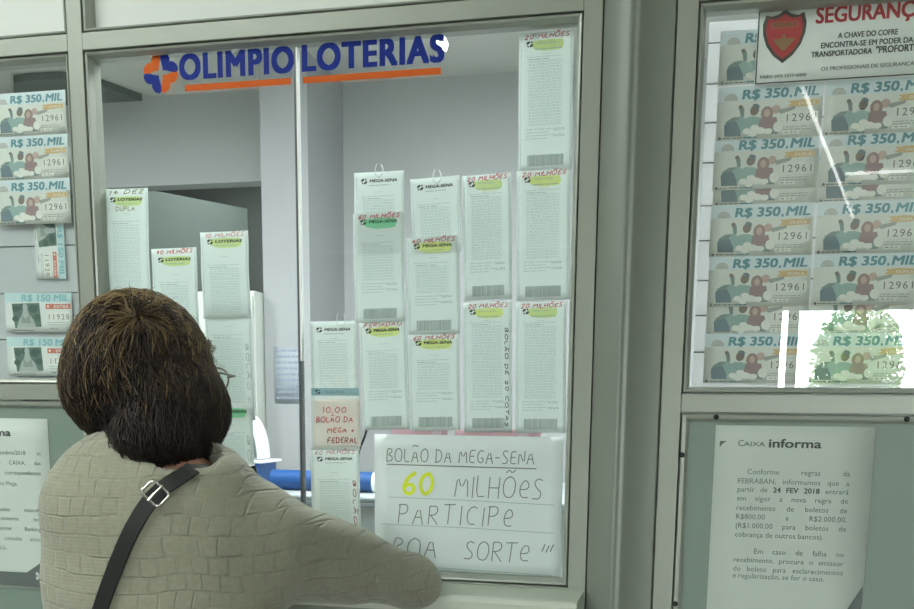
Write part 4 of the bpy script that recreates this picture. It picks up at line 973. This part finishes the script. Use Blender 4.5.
# sweater
def knit():
    m = bpy.data.materials.new('grey_knit'); m.use_nodes = True; nt = m.node_tree; bs = nt.nodes['Principled BSDF']
    bs.inputs['Roughness'].default_value = .9; bs.inputs['Specular IOR Level'].default_value = .15
    bs.inputs['Sheen Weight'].default_value = .25; bs.inputs['Sheen Roughness'].default_value = .5
    tc = nt.nodes.new('ShaderNodeTexCoord'); mp = nt.nodes.new('ShaderNodeMapping'); mp.inputs['Rotation'].default_value = (math.pi/2, 0, 0)
    ns = nt.nodes.new('ShaderNodeTexNoise'); ns.inputs['Scale'].default_value = 9; ns.inputs['Detail'].default_value = 2
    sb = nt.nodes.new('ShaderNodeVectorMath'); sb.operation = 'SUBTRACT'; sb.inputs[1].default_value = (.5, .5, .5)
    sc_ = nt.nodes.new('ShaderNodeVectorMath'); sc_.operation = 'SCALE'; sc_.inputs['Scale'].default_value = .030
    ad = nt.nodes.new('ShaderNodeVectorMath'); ad.operation = 'ADD'
    nt.links.new(tc.outputs['Object'], ns.inputs['Vector']); nt.links.new(ns.outputs['Color'], sb.inputs[0]); nt.links.new(sb.outputs[0], sc_.inputs[0])
    nt.links.new(tc.outputs['Object'], ad.inputs[0]); nt.links.new(sc_.outputs[0], ad.inputs[1]); nt.links.new(ad.outputs[0], mp.inputs['Vector'])
    br = nt.nodes.new('ShaderNodeTexBrick'); br.inputs['Scale'].default_value = 1.0; br.inputs['Brick Width'].default_value = .0195; br.inputs['Row Height'].default_value = .0235
    br.inputs['Mortar Size'].default_value = .0020; br.inputs['Mortar Smooth'].default_value = 1.0; br.offset = .5
    nt.links.new(mp.outputs[0], br.inputs['Vector'])
    wv = nt.nodes.new('ShaderNodeTexWave'); wv.inputs['Scale'].default_value = 70; wv.bands_direction = 'Z'; wv.inputs['Distortion'].default_value = 1.5
    nt.links.new(tc.outputs['Object'], wv.inputs['Vector'])
    b1 = nt.nodes.new('ShaderNodeBump'); b1.inputs['Strength'].default_value = .65; b1.inputs['Distance'].default_value = .0032; b1.invert = True
    b2 = nt.nodes.new('ShaderNodeBump'); b2.inputs['Strength'].default_value = .25; b2.inputs['Distance'].default_value = .0008
    mk = nt.nodes.new('ShaderNodeTexNoise'); mk.inputs['Scale'].default_value = 22; nt.links.new(tc.outputs['Object'], mk.inputs['Vector'])
    mr = nt.nodes.new('ShaderNodeMapRange'); mr.inputs[1].default_value = .40; mr.inputs[2].default_value = .62; mr.inputs[3].default_value = .15; mr.inputs[4].default_value = 1.0; nt.links.new(mk.outputs['Fac'], mr.inputs[0])
    ml = nt.nodes.new('ShaderNodeMath'); ml.operation = 'MULTIPLY'; nt.links.new(br.outputs['Fac'], ml.inputs[0]); nt.links.new(mr.outputs[0], ml.inputs[1]); nt.links.new(ml.outputs[0], b1.inputs['Height']); nt.links.new(wv.outputs['Fac'], b2.inputs['Height']); nt.links.new(b1.outputs[0], b2.inputs['Normal']); nt.links.new(b2.outputs[0], bs.inputs['Normal'])
    mx = nt.nodes.new('ShaderNodeMix'); mx.data_type = 'RGBA'; n2 = nt.nodes.new('ShaderNodeTexNoise'); n2.inputs['Scale'].default_value = 160; nt.links.new(tc.outputs['Object'], n2.inputs['Vector'])
    mx.inputs[6].default_value = rgb(134, 135, 117); mx.inputs[7].default_value = rgb(154, 155, 136); nt.links.new(n2.outputs['Fac'], mx.inputs[0]); nt.links.new(mx.outputs[2], bs.inputs['Base Color'])
    return m
KNIT = knit()
COLC = NECK0+np.array([-.004, -.004, .046])
def roty(a):
    c, q = math.cos(a), math.sin(a); return np.array([[c, 0, q], [0, 1, 0], [-q, 0, c]])
CM = roty(.30)@rotz(.15)@rotx(.30)
def sweater_d(p):
    d = torso_d(p, .006)
    d = smin(d, arm_d(p, SH_R, EL_R, WR_R+[-.0, 0, 0], .012, (.054, .032, .028)), .045)
    d = smin(d, cap(p, SH_R+[.01, .0, -.02], SH_R*.45+EL_R*.55+[0, -.008, -.006], .055, .046), .03)
    d = smin(d, arm_d(p, SH_L, EL_L, WR_L, .012, (.054, .040, .030)), .045)
    q = (p-COLC)@CM; rr = np.hypot(q[..., 0]/1.12, q[..., 1]); ang = np.arctan2(q[..., 1], q[..., 0])
    ringd = np.hypot(rr-.066, q[..., 2]*.62)-.0155-.0030*np.cos(ang*26)
    d = smin(d, ringd, .028)
    hole = np.maximum(rr-.052, -(q[..., 2]+.012)); d = np.maximum(d, -hole)
    # soft folds across the back and sleeves
    d = np.maximum(d, -LEDGE(p))
    d = d+.0022*np.sin(38*p[..., 0]+26*p[..., 2]+3*np.sin(17*p[..., 2]))*np.clip((p[..., 0]+.62)/.12, 0, 1)+.0016*np.sin(60*p[..., 2]+8*p[..., 0])
    return np.maximum(d, -(p[..., 2]-.80))
sweater = sdf_obj('sweater', sweater_d, (-1.0, -.70, .78), (-.36, .06, 1.36), .006, KNIT, person, root=ROOT)
def shirt_d(p):
    q = (p-COLC-np.array([0, 0, .010]))@CM; rr = np.hypot(q[..., 0]/1.12, q[..., 1]); return np.hypot(rr-.0500, q[..., 2]*.45)-.0065
sdf_obj('shirt_collar', shirt_d, COLC-.12, COLC+.12, .004, mat('teal_shirt', rgb(32, 128, 118), .8), person, root=ROOT)
sdf_obj('trousers', lambda p: np.maximum(legs_d(p, .012), np.maximum(p[..., 2]-.93, .09-p[..., 2])), (-.95, -.68, .07), (-.43, -.26, .95), .008, mat('dark_trousers', rgb(46, 50, 60), .85, 0, .2, .1, 60), person, root=ROOT)
for a_ in (AN_L, AN_R):
    sdf_obj('shoe', lambda p: np.maximum(smin(cap(p, a_+[0, -.015, -.040], a_+[0, .13, -.050], .036, .030), cap(p, a_+[0, -.005, 0], a_+[0, -.005, -.03], .044, .042), .03), .001-p[..., 2]), a_-[.08, .12, .08], a_+[.08, .22, .07], .006, mat('black_shoe', rgb(30, 30, 32), .4), person, root=ROOT)

# hair: a full body of hair and the locks lying on it
HAIR_Y = -.375
def hair_d(p):
    def lobe(px, py, rx, ry, rz, Y): return ell(p, A(px, py, Y), (rx, ry, rz))
    d = lobe(140, 370, .0815, .104, .0980, HAIR_Y)
    d = smin(d, lobe(178, 411, .0545, .085, .0580, HAIR_Y-.005), .03)
    d = smin(d, lobe(121, 392, .0505, .085, .0490, HAIR_Y-.012), .03)
    d = smin(d, lobe(160, 443, .0500, .075, .0320, HAIR_Y-.050), .03)
    q = (p-HC)@HM
    face = np.maximum(.052-q[..., 1], np.abs(q[..., 0])-.058)            # the face stays free
    face = np.maximum(face, q[..., 2]-.055)
    return np.maximum(d, -face)
def hairmat(strand):
    m = bpy.data.materials.new('brown_hair_strand' if strand else 'brown_hair'); m.use_nodes = True; nt = m.node_tree; bs = nt.nodes['Principled BSDF']
    bs.inputs['Roughness'].default_value = .45; bs.inputs['Specular IOR Level'].default_value = .35
    if strand:
        at = nt.nodes.new('ShaderNodeAttribute'); at.attribute_name = 'lock_tint'; nt.links.new(at.outputs['Color'], bs.inputs['Base Color'])
    else:
        tc = nt.nodes.new('ShaderNodeTexCoord'); n_ = nt.nodes.new('ShaderNodeTexNoise'); n_.inputs['Scale'].default_value = 60; nt.links.new(tc.outputs['Object'], n_.inputs['Vector'])
        mx = nt.nodes.new('ShaderNodeMix'); mx.data_type = 'RGBA'; mx.inputs[6].default_value = rgb(30, 22, 20); mx.inputs[7].default_value = rgb(44, 32, 26); nt.links.new(n_.outputs['Fac'], mx.inputs[0]); nt.links.new(mx.outputs[2], bs.inputs['Base Color'])
    return m
hair = sdf_obj('hair', lambda p: hair_d(p)+.006, A(147, 372, HAIR_Y)-.17, A(147, 372, HAIR_Y)+.17, .006, hairmat(False), person, root=ROOT)
hair['label'] = 'short dark brown hair with top light painted golden into it'
def grad(f, p, e=.002):
    g_ = np.zeros_like(p)
    for i in range(3):
        o = np.zeros(3); o[i] = e; g_[..., i] = f(p+o)-f(p-o)
    return g_/(np.linalg.norm(g_, axis=-1, keepdims=True)+1e-9)
CROWN = A(141, 313, -.44)
def locks(N, seg, step):
    c0 = A(145, 385, HAIR_Y)
    d0 = rng.normal(size=(N*2, 3)); d0 /= np.linalg.norm(d0, axis=1)[:, None]
    d0 = d0[(d0[:, 2] > -.55)][:N]; n_ = len(d0)
    near = rng.random(n_) < .35; cd = n3(CROWN-c0); d0[near] = cd+.55*rng.normal(size=(near.sum(), 3)); d0 /= np.linalg.norm(d0, axis=1)[:, None]
    p = c0+d0*.10
    lay = rng.uniform(-.007, .004, n_)
    for _ in range(8): p = p-grad(hair_d, p)*(hair_d(p)-lay)[:, None]
    # locks: neighbours share their drift
    clump = np.floor(p/.022).astype(int)@np.array([7, 131, 1013]); cr = np.random.default_rng(1); table = cr.normal(size=(4096, 3)); drift = table[clump % 4096]*.50+rng.normal(size=(n_, 3))*.20
    tone = cr.random(4096)[clump % 4096]*.6+rng.random(n_)*.4
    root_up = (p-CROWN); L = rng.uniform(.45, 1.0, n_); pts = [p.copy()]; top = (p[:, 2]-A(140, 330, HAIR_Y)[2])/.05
    away = p-CROWN
    for k_ in range(seg):
        g_ = grad(hair_d, p); rad = p-CROWN; r_ = np.linalg.norm(rad, axis=1, keepdims=True); rad = rad/(r_+1e-6)
        w_ = np.clip(1-r_/.11, 0, 1); dv = rad*w_*1.1+np.array([0, 0, -1.])*(1.05-w_)+drift*(.55 if k_ < seg*.7 else .9)
        dv = dv-g_*np.sum(dv*g_, axis=1, keepdims=True); dv /= np.linalg.norm(dv, axis=1, keepdims=True)+1e-6
        q = p+dv*step*L[:, None]; dd = hair_d(q); tgt = lay+.0045*np.sin(k_*.8+tone*20)+(.0035*(k_/seg)**3)*(rng.random(n_))
        p = q-grad(hair_d, q)*(np.clip(dd-tgt, -.01, .01))[:, None]; pts.append(p.copy())
    return np.stack(pts, 1), tone, top
LK, tone, topv = locks(17000, 14, .0115)
# fly-away ends over the crown and sides
n_fly = 420
FL_, _, _ = locks(n_fly*3, 9, .006); FL_ = FL_[:n_fly]
gf = grad(hair_d, FL_.reshape(-1, 3)).reshape(FL_.shape); lift = (np.linspace(0, 1, FL_.shape[1])**1.5)[None, :, None]*rng.uniform(.003, .012, (len(FL_), 1, 1)); FL_ = FL_+gf*lift
def lock_mesh(name, K, rad, cols, parent):
    n_, m_, _ = K.shape; t = np.zeros_like(K); t[:, 1:-1] = K[:, 2:]-K[:, :-2]; t[:, 0] = K[:, 1]-K[:, 0]; t[:, -1] = K[:, -1]-K[:, -2]; t /= np.linalg.norm(t, axis=2, keepdims=True)+1e-9
    g_ = grad(hair_d, K.reshape(-1, 3)).reshape(K.shape); sd = np.cross(t, g_); sd /= np.linalg.norm(sd, axis=2, keepdims=True)+1e-9; up = np.cross(sd, t)
    prof = np.array([.75]+[1.0]*(m_-5)+[.85, .6, .35, .1])[:m_][None, :, None]*rad
    ring = [K+sd*prof, K+up*prof*.7, K-sd*prof]; V = np.stack(ring, 2).reshape(-1, 3)-ROOT
    i = np.arange(n_)[:, None, None]*m_*3+np.arange(m_-1)[None, :, None]*3; k3 = np.arange(3)[None, None, :]; k4 = (k3+1) % 3
    F = np.stack([i+k3, i+k4, i+3+k4, i+3+k3], -1).reshape(-1, 4)
    me = bpy.data.meshes.new(name); me.from_pydata(V.tolist(), [], F.tolist()); me.polygons.foreach_set('use_smooth', [True]*len(F))
    ca = me.color_attributes.new('lock_tint', 'FLOAT_COLOR', 'POINT'); c4 = np.ones((n_, m_*3, 4)); c4[:, :, :3] = cols[:, None, :]; ca.data.foreach_set('color', c4.ravel()); me.update()
    o = link(name, me, hairmat(True) if 'brown_hair_strand' not in bpy.data.materials else bpy.data.materials['brown_hair_strand'], parent); o['kind'] = 'stuff'; return o
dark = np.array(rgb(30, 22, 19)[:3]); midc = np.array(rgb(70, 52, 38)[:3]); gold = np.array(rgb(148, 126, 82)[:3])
top_light = np.clip(topv*.6+.5, 0, 1)*np.clip((tone-.30)*2.2, 0, 1)      # light from above painted as gold into locks rooted on top
colr = dark+(midc-dark)*(np.clip(tone*1.1-.2, 0, 1)*np.clip(topv*.5+.6, .12, 1))[:, None]; colr = colr+(gold-colr)*top_light[:, None]
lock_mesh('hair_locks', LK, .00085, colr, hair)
lock_mesh('loose_hair', FL_, .00045, np.tile(midc*.9, (len(FL_), 1)), hair)

# eyeglasses
gl_ = empty('eyeglasses', hp(0, .10, .004)); tag(gl_, 'thin metal eyeglasses worn by the woman, rim showing beside her cheek', 'glasses')
G0 = np.array(gl_.location); GM = mat('spectacle_metal', rgb(120, 116, 110), .3, .8)
for sx in (-1, 1):
    b = MB(); b.tube([hp(sx*.033+.025*math.cos(t), .108-.004*abs(math.cos(t)), .002+.018*math.sin(t))-G0 for t in np.linspace(0, 2*math.pi, 25)], .0012, 6); b.build('rim', GM, gl_)
    b = MB(); b.tube([hp(sx*.058, .104, .006)-G0, hp(sx*.074, .098, .007)-G0, hp(sx*.081, .06, .006)-G0, hp(sx*.081, .01, .004)-G0, hp(sx*.078, -.02, -.016)-G0], .0014, 6); b.build('temple', GM, gl_)
    b = MB(); b.tube([hp(sx*.033, .1075, .002)-G0, hp(sx*.033, .1082, .002)-G0], .0245, 20); b.build('lens', glass_mat('lens_glass%d' % (sx+1), (.97, .98, .97, 1)), gl_)
b = MB(); b.tube([hp(-.009, .108, .006)-G0, hp(0, .110, .009)-G0, hp(.009, .108, .006)-G0], .0012, 6); b.build('bridge', GM, gl_)

# shoulder bag: strap lies on the sweater
bm = bmesh.new(); bm.from_mesh(sweater.data); bmesh.ops.translate(bm, verts=bm.verts[:], vec=Vector(ROOT)); tree = BVHTree.FromBMesh(bm); bm.free()
def on_back(px, py):
    d = (P(px, py, 0)-EYE).normalized(); hit = tree.ray_cast(EYE, d)
    return hit[0], hit[1]
path = []
for px, py in ((199, 470), (186, 475), (172, 483), (160, 490), (152, 498), (143, 511), (134, 527), (125, 546), (117, 565), (109, 587), (102, 609), (96, 630), (91, 655)):
    h_, n_ = on_back(px, py)
    if h_ is not None: path.append((h_, n_))
over = [(Vector((-.595, -.39, 1.275)), Vector((.2, -.2, 1))), (Vector((-.585, -.345, 1.260)), Vector((.2, .4, .9))), (Vector((-.600, -.310, 1.215)), Vector((.1, .9, .3)))]
path = [q for q in reversed(over)]+path
bag_c = Vector((-.915, -.50, .80)); path += [(Vector((-.80, -.575, 1.00)), Vector((-.4, -.9, 0))), (Vector((-.855, -.535, .92)), Vector((-.9, -.4, 0)))]
pts_ = [p_+n_.normalized()*.0035 for p_, n_ in path]; nr_ = [n_.normalized() for _, n_ in path]
for _ in range(2):
    pts_ = [pts_[0]]+[(pts_[i-1]+pts_[i]*2+pts_[i+1])/4 for i in range(1, len(pts_)-1)]+[pts_[-1]]; nr_ = [nr_[0]]+[(nr_[i-1]+nr_[i]*2+nr_[i+1]).normalized() for i in range(1, len(nr_)-1)]+[nr_[-1]]
def refine(a):
    out = []
    for i in range(len(a)-1): out += [a[i], (a[i]+a[i+1])/2]
    return out+[a[-1]]
pts_ = refine(refine(pts_)); nr_ = [v.normalized() for v in refine(refine(nr_))]
for i in range(len(pts_)):               # keep it just clear of the knit
    loc_, nn_, _, dist_ = tree.find_nearest(pts_[i])
    if loc_ is not None and (pts_[i]-loc_).dot(nn_) < .003 and dist_ < .03: pts_[i] = loc_+nn_*.003
bag = empty('shoulder_bag', bag_c); tag(bag, 'black shoulder bag, its strap with silver buckle crossing the woman\'s back', 'bag')
LEA = mat('black_leather', rgb(30, 32, 30), .45, 0, .5, .08, 60, .1, 400); SILV = mat('silver_buckle', rgb(214, 214, 208), .22, .9)
mb = MB(); vs = []
for i, p_ in enumerate(pts_):
    t_ = (pts_[min(i+1, len(pts_)-1)]-pts_[max(i-1, 0)]).normalized(); sd = t_.cross(nr_[i]).normalized(); up = sd.cross(t_).normalized(); up = up if up.dot(nr_[i]) > 0 else -up
    for a_, c_ in ((-.0102, 0), (-.0094, .003), (.0094, .003), (.0102, 0), (.0094, -.001), (-.0094, -.001)): vs.append(p_+sd*a_+up*c_-bag_c)
fs = [(i*6+k_, i*6+(k_+1) % 6, (i+1)*6+(k_+1) % 6, (i+1)*6+k_) for i in range(len(pts_)-1) for k_ in range(6)]
mb.add(vs, fs+[tuple(range(6)), tuple(range(len(vs)-6, len(vs)))]); strap = mb.build('strap', LEA, bag)
bi = min(range(len(pts_)), key=lambda i: (pts_[i]-on_back(153, 494)[0]).length)
t_ = (pts_[bi+2]-pts_[bi-2]).normalized(); sd = t_.cross(nr_[bi]).normalized(); up = nr_[bi]; c0 = pts_[bi]+up*.0055
b = MB(); cor = [(-.0140, -.0105), (.0140, -.0105), (.0140, .0105), (-.0140, .0105)]; loop = []
for i in range(4):
    a_, c_ = Vector(cor[i]), Vector(cor[(i+1) % 4])
    for q in (.12, .3, .5, .7, .88): loop.append(a_.lerp(c_, q))
loop.append(loop[0]); b.tube([c0+sd*v.x+t_*v.y-bag_c for v in loop], .0020, 8, cap=False); b.build('buckle', SILV, bag)
b = MB(); b.tube([c0+t_*.0125-bag_c+up*.001, c0+t_*.002-bag_c+up*.003, c0-t_*.0125-bag_c+up*.002], .0015, 6); b.build('buckle_prong', SILV, bag)
b = MB(); b.box(-.035, .035, -.11, .11, -.10, .10, .012); b.build('bag_body', LEA, bag); b = MB(); b.box(-.041, -.034, -.105, .105, -.02, .098, .003); b.build('flap', LEA, bag)
